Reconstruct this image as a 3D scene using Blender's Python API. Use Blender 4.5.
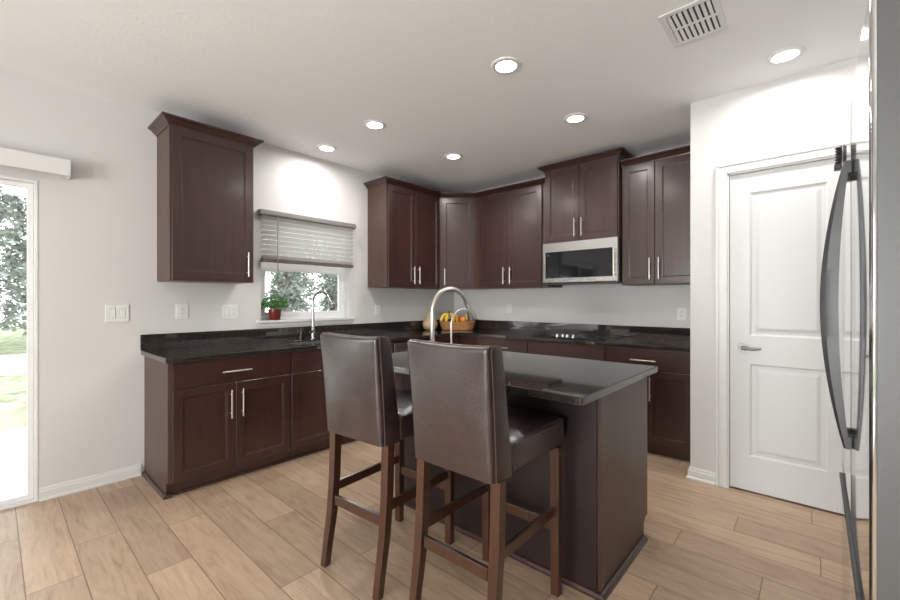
import bpy, bmesh, math, random
from mathutils import Vector, Matrix
random.seed(7)
PI = math.pi
scene = bpy.context.scene
for o in list(bpy.data.objects):
    bpy.data.objects.remove(o)

# ------------------------------------------------------------------ camera, sky, rear fill lamps, exposure
cam_data = bpy.data.cameras.new('camera')
cam_data.sensor_width = 36.0
cam_data.lens = 36.0 * 410.0 / 900.0
cam_data.shift_y = 0.5 / 900.0
cam_data.clip_start = 0.02
cam = bpy.data.objects.new('camera', cam_data)
scene.collection.objects.link(cam)
cam.location = (0, 0, 1.30)
cam.rotation_euler = (PI / 2, 0, math.radians(41.75))
scene.camera = cam

world = bpy.data.worlds.new('overcast_sky')
scene.world = world
world.use_nodes = True
wn = world.node_tree.nodes
wl = world.node_tree.links
wn.clear()
w_out = wn.new('ShaderNodeOutputWorld')
w_bg = wn.new('ShaderNodeBackground')
w_tc = wn.new('ShaderNodeTexCoord')
w_sep = wn.new('ShaderNodeSeparateXYZ')
w_ramp = wn.new('ShaderNodeValToRGB')
w_ramp.color_ramp.elements[0].position = 0.0
w_ramp.color_ramp.elements[0].color = (1.0, 0.985, 0.975, 1)
w_ramp.color_ramp.elements[1].position = 1.0
w_ramp.color_ramp.elements[1].color = (0.93, 0.95, 1.0, 1)
wl.new(w_tc.outputs['Generated'], w_sep.inputs[0])
wl.new(w_sep.outputs['Z'], w_ramp.inputs[0])
wl.new(w_ramp.outputs['Color'], w_bg.inputs['Color'])
wl.new(w_bg.outputs[0], w_out.inputs[0])
w_bg.inputs['Strength'].default_value = 5.2


def fill_lamp(name, loc, rot, sx, sy, watts, col=(1.0, 0.975, 0.955)):
    d = bpy.data.lights.new(name, 'AREA')
    d.shape = 'RECTANGLE'
    d.size = sx
    d.size_y = sy
    d.energy = watts
    d.color = col
    o = bpy.data.objects.new(name, d)
    o.location = loc
    o.rotation_euler = rot
    scene.collection.objects.link(o)
    return o


# lamps added outside the two large rear windows, tilted up to fill the ceiling
fill_lamp('rear_fill', (-1.60, -3.86, 1.30), (math.radians(124), 0, 0), 1.3, 1.9, 150)
fill_lamp('rear_fill', (0.0, -3.86, 1.30), (math.radians(124), 0, 0), 1.2, 1.9, 125)

vs = scene.view_settings
vs.view_transform = 'Standard'
vs.look = 'None'
vs.gamma = 1.0
vs.use_curve_mapping = False
vs.exposure = 0.05
scene.display_settings.display_device = 'sRGB'

CAN_WATTS = 4.2

# ------------------------------------------------------------------ helpers
MW = {}


def mat_of(o):
    return MW.get(o.name, Matrix.Identity(4)) if o else Matrix.Identity(4)


def obj(name, bm, m, parent=None, world=True, smooth=False, kind=None, label=None):
    """Link a bmesh as ONE mesh object; world=True means the shape was built in room coordinates."""
    if parent is not None and world:
        bm.transform(mat_of(parent).inverted())
    bmesh.ops.recalc_face_normals(bm, faces=bm.faces)
    me = bpy.data.meshes.new(name)
    bm.to_mesh(me)
    bm.free()
    if smooth:
        for p in me.polygons:
            p.use_smooth = True
        try:
            me.set_sharp_from_angle(angle=math.radians(smooth if smooth > 1 else 40))
        except Exception:
            pass
    ms = m if isinstance(m, (list, tuple)) else [m]
    for mm in ms:
        me.materials.append(mm)
    o = bpy.data.objects.new(name, me)
    scene.collection.objects.link(o)
    if parent is not None:
        o.parent = parent
        MW[o.name] = mat_of(parent)
    if kind:
        o['kind'] = kind
    if label:
        o['label'] = label
    return o


def tag(o, label, cat, group=None):
    o['label'] = label
    o['category'] = cat
    if group:
        o['group'] = group
    return o


def thing(name, label, cat, loc=(0, 0, 0), rotz=0.0, group=None):
    o = bpy.data.objects.new(name, None)
    o.empty_display_size = 0.1
    scene.collection.objects.link(o)
    o.location = loc
    o.rotation_euler = (0, 0, rotz)
    MW[o.name] = Matrix.Translation(loc) @ Matrix.Rotation(rotz, 4, 'Z')
    return tag(o, label, cat, group)


def dup(root, loc, rotz=0.0, label=None, group=None):
    r = root.copy()
    scene.collection.objects.link(r)
    r.location = loc
    r.rotation_euler = (0, 0, rotz)
    if label:
        r['label'] = label
    if group:
        r['group'] = group
    for ch in list(root.children):
        c = ch.copy()
        scene.collection.objects.link(c)
        c.parent = r
        for g in ch.children:
            d = g.copy()
            scene.collection.objects.link(d)
            d.parent = c
    return r


def B():
    return bmesh.new()


def box(bm, x0, x1, y0, y1, z0, z1, bev=0.0, seg=1, mi=0):
    x0, x1 = min(x0, x1), max(x0, x1)
    y0, y1 = min(y0, y1), max(y0, y1)
    z0, z1 = min(z0, z1), max(z0, z1)
    r = bmesh.ops.create_cube(bm, size=1.0)
    vs_ = r['verts']
    for v in vs_:
        v.co = Vector((x0 + (v.co.x + .5) * (x1 - x0), y0 + (v.co.y + .5) * (y1 - y0), z0 + (v.co.z + .5) * (z1 - z0)))
    fs = set(f for v in vs_ for f in v.link_faces)
    for f in fs:
        f.material_index = mi
    if bev > 0:
        es = list(set(e for v in vs_ for e in v.link_edges))
        bmesh.ops.bevel(bm, geom=es, offset=bev, segments=seg, profile=0.5, affect='EDGES')
    return bm


def prism(bm, pts, z0, z1):
    """Vertical prism over a plan polygon."""
    a = [bm.verts.new((p[0], p[1], z0)) for p in pts]
    b = [bm.verts.new((p[0], p[1], z1)) for p in pts]
    n = len(pts)
    bm.faces.new(a[::-1])
    bm.faces.new(b)
    for i in range(n):
        bm.faces.new((a[i], a[(i + 1) % n], b[(i + 1) % n], b[i]))
    return bm


def cyl(bm, p0, p1, r0, r1=None, n=20, cap=True):
    r1 = r0 if r1 is None else r1
    p0, p1 = Vector(p0), Vector(p1)
    d = (p1 - p0).normalized()
    up = Vector((0, 0, 1)) if abs(d.z) < .9 else Vector((1, 0, 0))
    u = d.cross(up).normalized()
    v = d.cross(u)
    A, C = [], []
    for i in range(n):
        a = 2 * PI * i / n
        q = u * math.cos(a) + v * math.sin(a)
        A.append(bm.verts.new(p0 + q * r0))
        C.append(bm.verts.new(p1 + q * r1))
    for i in range(n):
        bm.faces.new((A[i], A[(i + 1) % n], C[(i + 1) % n], C[i]))
    if cap:
        bm.faces.new(A[::-1])
        bm.faces.new(C)
    return bm


def tube(bm, pts, r, n=12, cap=True):
    pts = [Vector(p) for p in pts]
    rs = r if isinstance(r, (list, tuple)) else [r] * len(pts)
    rings = []
    u = None
    for i, p in enumerate(pts):
        if i == 0:
            d = pts[1] - p
        elif i == len(pts) - 1:
            d = p - pts[i - 1]
        else:
            d = (pts[i + 1] - pts[i - 1])
        d.normalize()
        if u is None:
            up = Vector((0, 0, 1)) if abs(d.z) < .9 else Vector((0, 1, 0))
            u = d.cross(up).normalized()
        else:
            u = (u - d * u.dot(d)).normalized()
        v = d.cross(u)
        rings.append([bm.verts.new(p + (u * math.cos(2 * PI * k / n) + v * math.sin(2 * PI * k / n)) * rs[i]) for k in range(n)])
    for i in range(len(rings) - 1):
        for k in range(n):
            bm.faces.new((rings[i][k], rings[i][(k + 1) % n], rings[i + 1][(k + 1) % n], rings[i + 1][k]))
    if cap:
        bm.faces.new(rings[0][::-1])
        bm.faces.new(rings[-1])
    return bm


def lathe(bm, prof, c=(0, 0, 0), n=32, axis='Z', cap=True):
    c = Vector(c)
    rings = []
    for (r, z) in prof:
        ring = []
        for k in range(n):
            a = 2 * PI * k / n
            if axis == 'Z':
                q = Vector((r * math.cos(a), r * math.sin(a), z))
            elif axis == 'Y':
                q = Vector((r * math.cos(a), z, r * math.sin(a)))
            else:
                q = Vector((z, r * math.cos(a), r * math.sin(a)))
            ring.append(bm.verts.new(c + q))
        rings.append(ring)
    for i in range(len(rings) - 1):
        for k in range(n):
            bm.faces.new((rings[i][k], rings[i][(k + 1) % n], rings[i + 1][(k + 1) % n], rings[i + 1][k]))
    if cap:
        bm.faces.new(rings[0][::-1])
        bm.faces.new(rings[-1])
    return bm


def arc(c, r, a0, a1, n, ax, ay):
    c, ax, ay = Vector(c), Vector(ax), Vector(ay)
    return [c + ax * (r * math.cos(a0 + (a1 - a0) * i / n)) + ay * (r * math.sin(a0 + (a1 - a0) * i / n)) for i in range(n + 1)]


def sweep(bm, pts, prof, i0, i1, z):
    """Sweep a closed (out, up) profile along a plan path with mitred corners; 'out' is to the right of travel."""
    P = [Vector(p) for p in pts]

    def nrm(a, b):
        d = (b - a).normalized()
        return Vector((d.y, -d.x))
    rings = []
    for i in range(i0, i1 + 1):
        ns = []
        if i > 0:
            ns.append(nrm(P[i - 1], P[i]))
        if i < len(P) - 1:
            ns.append(nrm(P[i], P[i + 1]))
        if len(ns) == 2:
            m = (ns[0] + ns[1]).normalized()
            m = m / max(m.dot(ns[0]), .2)
        else:
            m = ns[0]
        rings.append([bm.verts.new((P[i].x + m.x * o_, P[i].y + m.y * o_, z + u_)) for (o_, u_) in prof])
    n = len(prof)
    for i in range(len(rings) - 1):
        for k in range(n):
            bm.faces.new((rings[i][k], rings[i][(k + 1) % n], rings[i + 1][(k + 1) % n], rings[i + 1][k]))
    bm.faces.new(rings[0][::-1])
    bm.faces.new(rings[-1])
    return bm


# ------------------------------------------------------------------ materials
def new_mat(name):
    m = bpy.data.materials.new(name)
    m.use_nodes = True
    nt = m.node_tree
    b = nt.nodes['Principled BSDF']
    return m, nt, b


def node(nt, t, **kw):
    n = nt.nodes.new(t)
    for k, v in kw.items():
        if k == 'inp':
            for kk, vv in v.items():
                n.inputs[kk].default_value = vv
        else:
            setattr(n, k, v)
    return n


def plain(name, col, rough=.5, metal=0.0, bump=0.0, bscale=200.0, var=0.0, vscale=8.0, ior=None, coat=0.0):
    m, nt, b = new_mat(name)
    b.inputs['Base Color'].default_value = (*col, 1)
    b.inputs['Roughness'].default_value = rough
    b.inputs['Metallic'].default_value = metal
    if ior:
        b.inputs['IOR'].default_value = ior
    if coat:
        b.inputs['Coat Weight'].default_value = coat
        b.inputs['Coat Roughness'].default_value = .12
    tc = node(nt, 'ShaderNodeTexCoord')
    if var > 0:
        nz = node(nt, 'ShaderNodeTexNoise', inp={'Scale': vscale, 'Detail': 4.0})
        nt.links.new(tc.outputs['Object'], nz.inputs['Vector'])
        rp = node(nt, 'ShaderNodeValToRGB')
        rp.color_ramp.elements[0].position = .3
        rp.color_ramp.elements[1].position = .7
        rp.color_ramp.elements[0].color = (*[c * (1 - var) for c in col], 1)
        rp.color_ramp.elements[1].color = (*[min(1, c * (1 + var)) for c in col], 1)
        nt.links.new(nz.outputs['Fac'], rp.inputs[0])
        nt.links.new(rp.outputs[0], b.inputs['Base Color'])
    if bump > 0:
        nb = node(nt, 'ShaderNodeTexNoise', inp={'Scale': bscale, 'Detail': 3.0})
        nt.links.new(tc.outputs['Object'], nb.inputs['Vector'])
        bp = node(nt, 'ShaderNodeBump', inp={'Strength': bump, 'Distance': .002})
        nt.links.new(nb.outputs['Fac'], bp.inputs['Height'])
        nt.links.new(bp.outputs[0], b.inputs['Normal'])
    return m


def wood_mat(name, c0, c1, rough=.3, scale=(14, 14, 1.2), coat=0.0, bump=.05):
    m, nt, b = new_mat(name)
    tc = node(nt, 'ShaderNodeTexCoord')
    mp = node(nt, 'ShaderNodeMapping')
    mp.inputs['Scale'].default_value = scale
    nz = node(nt, 'ShaderNodeTexNoise', inp={'Scale': 2.2, 'Detail': 6.0, 'Roughness': .6, 'Distortion': .6})
    n2 = node(nt, 'ShaderNodeTexNoise', inp={'Scale': 3.0, 'Detail': 2.0})
    mx = node(nt, 'ShaderNodeMath', operation='MULTIPLY_ADD', inp={1: .65, 2: 0.0})
    ad = node(nt, 'ShaderNodeMath', operation='MULTIPLY_ADD', inp={1: .35})
    rp = node(nt, 'ShaderNodeValToRGB')
    rp.color_ramp.elements[0].position = .32
    rp.color_ramp.elements[1].position = .68
    rp.color_ramp.elements[0].color = (*c0, 1)
    rp.color_ramp.elements[1].color = (*c1, 1)
    L = nt.links
    L.new(tc.outputs['Object'], mp.inputs[0])
    L.new(mp.outputs[0], nz.inputs['Vector'])
    L.new(tc.outputs['Object'], n2.inputs['Vector'])
    L.new(nz.outputs['Fac'], mx.inputs[0])
    L.new(n2.outputs['Fac'], ad.inputs[0])
    L.new(mx.outputs[0], ad.inputs[2])
    L.new(ad.outputs[0], rp.inputs[0])
    L.new(rp.outputs[0], b.inputs['Base Color'])
    b.inputs['Roughness'].default_value = rough
    if coat:
        b.inputs['Coat Weight'].default_value = coat
        b.inputs['Coat Roughness'].default_value = .18
    bp = node(nt, 'ShaderNodeBump', inp={'Strength': bump, 'Distance': .001})
    L.new(nz.outputs['Fac'], bp.inputs['Height'])
    L.new(bp.outputs[0], b.inputs['Normal'])
    return m


def floor_mat():
    m, nt, b = new_mat('oak_plank_floor')
    L = nt.links
    tc = node(nt, 'ShaderNodeTexCoord')
    sp = node(nt, 'ShaderNodeSeparateXYZ')
    L.new(tc.outputs['Object'], sp.inputs[0])

    def M(op, a, bb=None, cc=None):
        n = node(nt, 'ShaderNodeMath', operation=op)
        for i, x in enumerate((a, bb, cc)):
            if x is None:
                continue
            if isinstance(x, (int, float)):
                n.inputs[i].default_value = x
            else:
                L.new(x, n.inputs[i])
        return n.outputs[0]
    W, LEN = .1925, 1.22
    v = M('DIVIDE', M('SUBTRACT', sp.outputs['Y'], .103), W)
    row = M('FLOOR', v)
    fv = M('FRACT', v)
    # stepped stagger per row, with a little randomness
    wnr = node(nt, 'ShaderNodeTexWhiteNoise', noise_dimensions='1D')
    L.new(row, wnr.inputs['W'])
    off = M('ADD', M('MULTIPLY', row, .37), M('MULTIPLY', wnr.outputs['Value'], .22))
    u = M('ADD', M('DIVIDE', sp.outputs['X'], LEN), off)
    col = M('FLOOR', u)
    fu = M('FRACT', u)
    cmb = node(nt, 'ShaderNodeCombineXYZ')
    L.new(col, cmb.inputs[0])
    L.new(row, cmb.inputs[1])
    wnp = node(nt, 'ShaderNodeTexWhiteNoise', noise_dimensions='2D')
    L.new(cmb.outputs[0], wnp.inputs['Vector'])
    # grain, shifted per plank
    sh = node(nt, 'ShaderNodeVectorMath', operation='MULTIPLY_ADD')
    L.new(wnp.outputs['Color'], sh.inputs[0])
    sh.inputs[1].default_value = (31, 17, 5)
    L.new(tc.outputs['Object'], sh.inputs[2])
    mp = node(nt, 'ShaderNodeMapping')
    mp.inputs['Scale'].default_value = (1.3, 9.0, 1.0)
    L.new(sh.outputs[0], mp.inputs[0])
    g1 = node(nt, 'ShaderNodeTexNoise', inp={'Scale': 2.0, 'Detail': 8.0, 'Roughness': .62, 'Distortion': 1.6})
    L.new(mp.outputs[0], g1.inputs['Vector'])
    mp2 = node(nt, 'ShaderNodeMapping')
    mp2.inputs['Scale'].default_value = (3.0, 60.0, 1.0)
    L.new(sh.outputs[0], mp2.inputs[0])
    g2 = node(nt, 'ShaderNodeTexNoise', inp={'Scale': 1.6, 'Detail': 4.0, 'Roughness': .6})
    L.new(mp2.outputs[0], g2.inputs['Vector'])
    fac = M('ADD', M('MULTIPLY', g1.outputs['Fac'], .7), M('MULTIPLY', g2.outputs['Fac'], .3))
    rp = node(nt, 'ShaderNodeValToRGB')
    cr = rp.color_ramp
    cr.elements[0].position = .34
    cr.elements[0].color = (.345, .232, .155, 1)
    cr.elements[1].position = .62
    cr.elements[1].color = (.53, .39, .275, 1)
    e = cr.elements.new(.47)
    e.color = (.46, .328, .226, 1)
    L.new(fac, rp.inputs[0])
    # per-plank tone
    tone = M('MULTIPLY_ADD', wnp.outputs['Value'], .30, .85)
    mixc = node(nt, 'ShaderNodeVectorMath', operation='SCALE')
    L.new(rp.outputs[0], mixc.inputs[0])
    L.new(tone, mixc.inputs['Scale'])
    # seams
    dv = M('MULTIPLY', M('MINIMUM', fv, M('SUBTRACT', 1.0, fv)), W)
    du = M('MULTIPLY', M('MINIMUM', fu, M('SUBTRACT', 1.0, fu)), LEN)
    d = M('MINIMUM', dv, du)
    seam = node(nt, 'ShaderNodeMapRange', inp={'From Min': .0008, 'From Max': .0030})
    L.new(d, seam.inputs['Value'])
    mm = node(nt, 'ShaderNodeMix', data_type='RGBA')
    mm.inputs['A'].default_value = (.17, .105, .062, 1)
    L.new(seam.outputs[0], mm.inputs['Factor'])
    L.new(mixc.outputs[0], mm.inputs['B'])
    L.new(mm.outputs['Result'], b.inputs['Base Color'])
    b.inputs['Roughness'].default_value = .42
    bp = node(nt, 'ShaderNodeBump', inp={'Strength': .35, 'Distance': .0015})
    hh = M('ADD', seam.outputs[0], M('MULTIPLY', g2.outputs['Fac'], .25))
    L.new(hh, bp.inputs['Height'])
    L.new(bp.outputs[0], b.inputs['Normal'])
    return m


def ceiling_mat():
    m, nt, b = new_mat('textured_ceiling_paint')
    b.inputs['Base Color'].default_value = (.885, .89, .895, 1)
    b.inputs['Roughness'].default_value = .85
    tc = node(nt, 'ShaderNodeTexCoord')
    nz = node(nt, 'ShaderNodeTexNoise', inp={'Scale': 38.0, 'Detail': 3.0, 'Roughness': .55})
    rp = node(nt, 'ShaderNodeValToRGB')
    rp.color_ramp.elements[0].position = .46
    rp.color_ramp.elements[1].position = .60
    bp = node(nt, 'ShaderNodeBump', inp={'Strength': .10, 'Distance': .003})
    nt.links.new(tc.outputs['Object'], nz.inputs['Vector'])
    nt.links.new(nz.outputs['Fac'], rp.inputs[0])
    nt.links.new(rp.outputs[0], bp.inputs['Height'])
    nt.links.new(bp.outputs[0], b.inputs['Normal'])
    return m


def granite_mat(name, rough):
    m, nt, b = new_mat(name)
    tc = node(nt, 'ShaderNodeTexCoord')
    vo = node(nt, 'ShaderNodeTexVoronoi', inp={'Scale': 260.0})
    nz = node(nt, 'ShaderNodeTexNoise', inp={'Scale': 90.0, 'Detail': 5.0})
    mx = node(nt, 'ShaderNodeMath', operation='MULTIPLY')
    rp = node(nt, 'ShaderNodeValToRGB')
    rp.color_ramp.elements[0].position = .12
    rp.color_ramp.elements[0].color = (.018, .014, .0125, 1)
    rp.color_ramp.elements[1].position = .55
    rp.color_ramp.elements[1].color = (.052, .042, .038, 1)
    L = nt.links
    L.new(tc.outputs['Object'], vo.inputs['Vector'])
    L.new(tc.outputs['Object'], nz.inputs['Vector'])
    L.new(vo.outputs['Color'], mx.inputs[0])
    L.new(nz.outputs['Fac'], mx.inputs[1])
    L.new(mx.outputs[0], rp.inputs[0])
    L.new(rp.outputs[0], b.inputs['Base Color'])
    b.inputs['Roughness'].default_value = rough
    b.inputs['IOR'].default_value = 1.85
    return m


def leather_mat():
    m, nt, b = new_mat('distressed_brown_leather')
    L = nt.links
    tc = node(nt, 'ShaderNodeTexCoord')
    nz = node(nt, 'ShaderNodeTexNoise', inp={'Scale': 9.0, 'Detail': 5.0, 'Roughness': .6, 'Distortion': .3})
    wv = node(nt, 'ShaderNodeTexNoise', inp={'Scale': 14.0, 'Detail': 3.0})
    wm = node(nt, 'ShaderNodeVectorMath', operation='MULTIPLY_ADD')
    wm.inputs[1].default_value = (.05, .05, .05)
    vo = node(nt, 'ShaderNodeTexVoronoi', feature='DISTANCE_TO_EDGE', inp={'Scale': 48.0})
    vr = node(nt, 'ShaderNodeMapRange', inp={'From Min': 0.0, 'From Max': .09})
    L.new(tc.outputs['Object'], wv.inputs['Vector'])
    L.new(wv.outputs['Color'], wm.inputs[0])
    L.new(tc.outputs['Object'], wm.inputs[2])
    L.new(wm.outputs[0], vo.inputs['Vector'])
    L.new(vo.outputs['Distance'], vr.inputs['Value'])
    L.new(tc.outputs['Object'], nz.inputs['Vector'])
    rp = node(nt, 'ShaderNodeValToRGB')
    rp.color_ramp.elements[0].position = .35
    rp.color_ramp.elements[0].color = (.014, .0062, .0068, 1)
    rp.color_ramp.elements[1].position = .72
    rp.color_ramp.elements[1].color = (.038, .017, .018, 1)
    L.new(nz.outputs['Fac'], rp.inputs[0])
    L.new(rp.outputs[0], b.inputs['Base Color'])
    rr = node(nt, 'ShaderNodeMapRange', inp={'From Min': .3, 'From Max': .7, 'To Min': .30, 'To Max': .37})
    L.new(nz.outputs['Fac'], rr.inputs['Value'])
    L.new(rr.outputs[0], b.inputs['Roughness'])
    bp = node(nt, 'ShaderNodeBump', inp={'Strength': .3, 'Distance': .0011})
    L.new(vr.outputs[0], bp.inputs['Height'])
    L.new(bp.outputs[0], b.inputs['Normal'])
    b.inputs['IOR'].default_value = 1.7
    b.inputs['Coat Weight'].default_value = .5
    b.inputs['Coat Roughness'].default_value = .22
    return m


def brushed(name, col, rough, axis_scale=(2, 2, 220), strength=.05):
    m, nt, b = new_mat(name)
    L = nt.links
    b.inputs['Base Color'].default_value = (*col, 1)
    b.inputs['Metallic'].default_value = 1.0
    b.inputs['Roughness'].default_value = rough
    tc = node(nt, 'ShaderNodeTexCoord')
    mp = node(nt, 'ShaderNodeMapping')
    mp.inputs['Scale'].default_value = axis_scale
    nz = node(nt, 'ShaderNodeTexNoise', inp={'Scale': 3.0, 'Detail': 2.0})
    bp = node(nt, 'ShaderNodeBump', inp={'Strength': strength, 'Distance': .0005})
    L.new(tc.outputs['Object'], mp.inputs[0])
    L.new(mp.outputs[0], nz.inputs['Vector'])
    L.new(nz.outputs['Fac'], bp.inputs['Height'])
    L.new(bp.outputs[0], b.inputs['Normal'])
    return m


def glass_mat(name, tint=(.93, .96, .95)):
    m, nt, b = new_mat(name)
    nt.nodes.remove(b)
    out = [n for n in nt.nodes if n.type == 'OUTPUT_MATERIAL'][0]
    tr = node(nt, 'ShaderNodeBsdfTransparent')
    tr.inputs[0].default_value = (*tint, 1)
    gl = node(nt, 'ShaderNodeBsdfGlossy')
    gl.inputs['Roughness'].default_value = .0
    fr = node(nt, 'ShaderNodeFresnel', inp={'IOR': 1.45})
    mx = node(nt, 'ShaderNodeMixShader')
    L = nt.links
    L.new(fr.outputs[0], mx.inputs[0])
    L.new(tr.outputs[0], mx.inputs[1])
    L.new(gl.outputs[0], mx.inputs[2])
    L.new(mx.outputs[0], out.inputs[0])
    return m


def slat_mat():
    m, nt, b = new_mat('white_blind_slat')
    b.inputs['Base Color'].default_value = (.86, .86, .85, 1)
    b.inputs['Roughness'].default_value = .45
    out = [n for n in nt.nodes if n.type == 'OUTPUT_MATERIAL'][0]
    tl = node(nt, 'ShaderNodeBsdfTranslucent')
    tl.inputs[0].default_value = (.85, .85, .84, 1)
    mx = node(nt, 'ShaderNodeMixShader', inp={0: .35})
    nt.links.new(b.outputs[0], mx.inputs[1])
    nt.links.new(tl.outputs[0], mx.inputs[2])
    nt.links.new(mx.outputs[0], out.inputs[0])
    return m


def emit(name, col, s):
    m, nt, b = new_mat(name)
    b.inputs['Base Color'].default_value = (*col, 1)
    b.inputs['Emission Color'].default_value = (*col, 1)
    b.inputs['Emission Strength'].default_value = s
    return m


WALL = plain('grey_wall_paint', (.66, .652, .646), .7, bump=.12, bscale=160)
CEIL = ceiling_mat()
FLOOR = floor_mat()
TRIM = plain('white_trim_paint', (.72, .72, .715), .38)
DOORP = plain('white_door_paint', (.67, .675, .68), .42, bump=.03, bscale=300)
CAB = wood_mat('espresso_cabinet_wood', (.029, .0108, .0088), (.054, .0205, .0165), .36, coat=.45)
CABSIDE = wood_mat('espresso_side_panel', (.056, .029, .021), (.082, .045, .033), .42, coat=.08)
DARK = plain('dark_recess_wood', (.014, .008, .007), .5)
GRAN = granite_mat('black_granite_counter', .05)
NICKEL = brushed('brushed_nickel', (.72, .69, .65), .28)
DKNICKEL = plain('dark_nickel', (.20, .195, .19), .38, 1.0)
FRSIDE = plain('fridge_door_edge', (.085, .085, .086), .45, .3)
CHROME = plain('polished_chrome', (.80, .80, .80), .08, 1.0)
STEEL = brushed('stainless_steel', (.62, .61, .60), .26, (2, 2, 160), .04)
FRSTEEL = plain('fridge_stainless', (.66, .665, .67), .075, 1.0)
FRDARK = plain('fridge_grey_cabinet', (.18, .18, .185), .4, bump=.1, bscale=400)
HANDLE = plain('dark_steel_handle', (.055, .055, .057), .42, .6)
BLACK = plain('black_plastic', (.012, .012, .013), .35)
BGLASS = plain('black_glass', (.010, .011, .013), .05, ior=1.5)
LEATHER = leather_mat()
STITCH = plain('leather_piping', (.085, .050, .040), .38)
LEG = wood_mat('walnut_stool_wood', (.032, .0115, .006), (.078, .030, .0145), .28, (16, 16, 1.0), coat=.4)
PLASTIC = plain('white_plastic', (.78, .78, .77), .35)
SLOT = plain('dark_slot', (.03, .03, .03), .6)
VENTM = plain('white_vent_metal', (.76, .76, .755), .4)
VINYL = plain('white_vinyl', (.82, .82, .82), .35)
BLIND = slat_mat()
BLINDRAIL = plain('taupe_bottom_rail', (.115, .085, .075), .45)
HEADRAIL = plain('greige_headrail', (.21, .195, .18), .45)
LED = emit('recessed_light_lens', (1.0, .985, .96), 9.0)
GLASS = glass_mat('clear_window_glass')
TERRA = plain('red_plastic_pot', (.16, .022, .012), .35)
SOIL = plain('potting_soil', (.03, .02, .012), .9)
LEAF = plain('fresh_green_leaf', (.085, .22, .055), .5, var=.55, vscale=30)
WICKER = plain('woven_basket', (.42, .20, .085), .55, var=.35, vscale=60, bump=.6, bscale=120)
BANANA = plain('banana_peel', (.80, .50, .045), .42, var=.15, vscale=20)
BTIP = plain('banana_stem', (.06, .04, .015), .7)
APPLE = plain('red_apple_skin', (.48, .045, .025), .3, var=.4, vscale=25)
PEAR = plain('green_pear_skin', (.40, .42, .07), .4, var=.25, vscale=25)
ORANGE = plain('orange_peel', (.80, .28, .025), .45, bump=.3, bscale=260)
SQUASH = plain('tan_squash_skin', (.56, .38, .22), .45, var=.12, vscale=12)
GRASS = plain('dry_lawn_grass', (.23, .26, .15), .9, var=.6, vscale=5, bump=.8, bscale=60)
PATIO = plain('patio_concrete', (.60, .59, .57), .8, var=.1, vscale=4)
GRAVEL = plain('pale_gravel', (.55, .52, .47), .9, var=.2, vscale=12)
BARK = plain('grey_tree_bark', (.15, .13, .115), .9, var=.3, vscale=12)
TLEAF = plain('grey_green_tree_leaves', (.21, .235, .21), .7, var=.6, vscale=3)

# ------------------------------------------------------------------ room shell
XW, YW, XP, YP, XR, YR, H = -3.76, 4.30, -0.687, 3.41, 0.90, -3.60, 2.74
T = .14


def struct(name, bm, m, parent=None, smooth=False):
    return obj(name, bm, m, parent, kind='structure', smooth=smooth)


struct('floor', box(B(), XW - T, XR + T, YR - T, YW + T, -.10, 0), FLOOR)
struct('ceiling', box(B(), XW - T, XR + T, YR - T, YW + T, H, H + .12), CEIL)

# left wall with the sliding-door opening and the kitchen window opening
SD0, SD1, SDT = -1.62, .205, 2.075
WY0, WY1, WZ0, WZ1 = 1.635, 2.580, 1.115, 2.09
bm = B()
box(bm, XW - T, XW, YR - T, SD0, 0, H)
box(bm, XW - T, XW, SD0, SD1, SDT, H)
box(bm, XW - T, XW, SD1, WY0, 0, H)
box(bm, XW - T, XW, WY0, WY1, 0, WZ0)
box(bm, XW - T, XW, WY0, WY1, WZ1, H)
box(bm, XW - T, XW, WY1, YW + T, 0, H)
struct('wall_left', bm, WALL)
struct('wall_back', box(B(), XW, XR + T, YW, YW + T, 0, H), WALL)
# pantry: side wall and front wall with the door opening
DX0, DX1, DT = -.446, .166, 2.165
bm = B()
prism(bm, [(XP, YW), (XP, YP + .005), (XP + .005, YP), (DX0 - .015, YP), (DX0 - .015, YP + .11), (XP + .11, YP + .11), (XP + .11, YW)], 0, H)
box(bm, DX0 - .015, DX1 + .015, YP, YP + .11, DT + .02, H)
box(bm, DX1 + .015, XR, YP, YP + .11, 0, H)
struct('wall_pantry', bm, WALL)
struct('wall_right', box(B(), XR, XR + T, YR - T, YW, 0, H), WALL)
# rear wall with two large windows
bm = B()
RW = [(-2.25, -.95), (-.60, .60)]
RZ0, RZ1 = .35, 2.25
box(bm, XW, XR, YR - T, YR, 0, RZ0)
box(bm, XW, XR, YR - T, YR, RZ1, H)
box(bm, XW, RW[0][0], YR - T, YR, RZ0, RZ1)
box(bm, RW[0][1], RW[1][0], YR - T, YR, RZ0, RZ1)
box(bm, RW[1][1], XR, YR - T, YR, RZ0, RZ1)
struct('wall_rear', bm, WALL)


def frame_y(bm, y0, y1, z0, z1, x0, x1, w):
    box(bm, x0, x1, y0, y1, z0, z0 + w, .003)
    box(bm, x0, x1, y0, y1, z1 - w, z1, .003)
    box(bm, x0, x1, y0, y0 + w, z0 + w, z1 - w, .003)
    box(bm, x0, x1, y1 - w, y1, z0 + w, z1 - w, .003)


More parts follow.
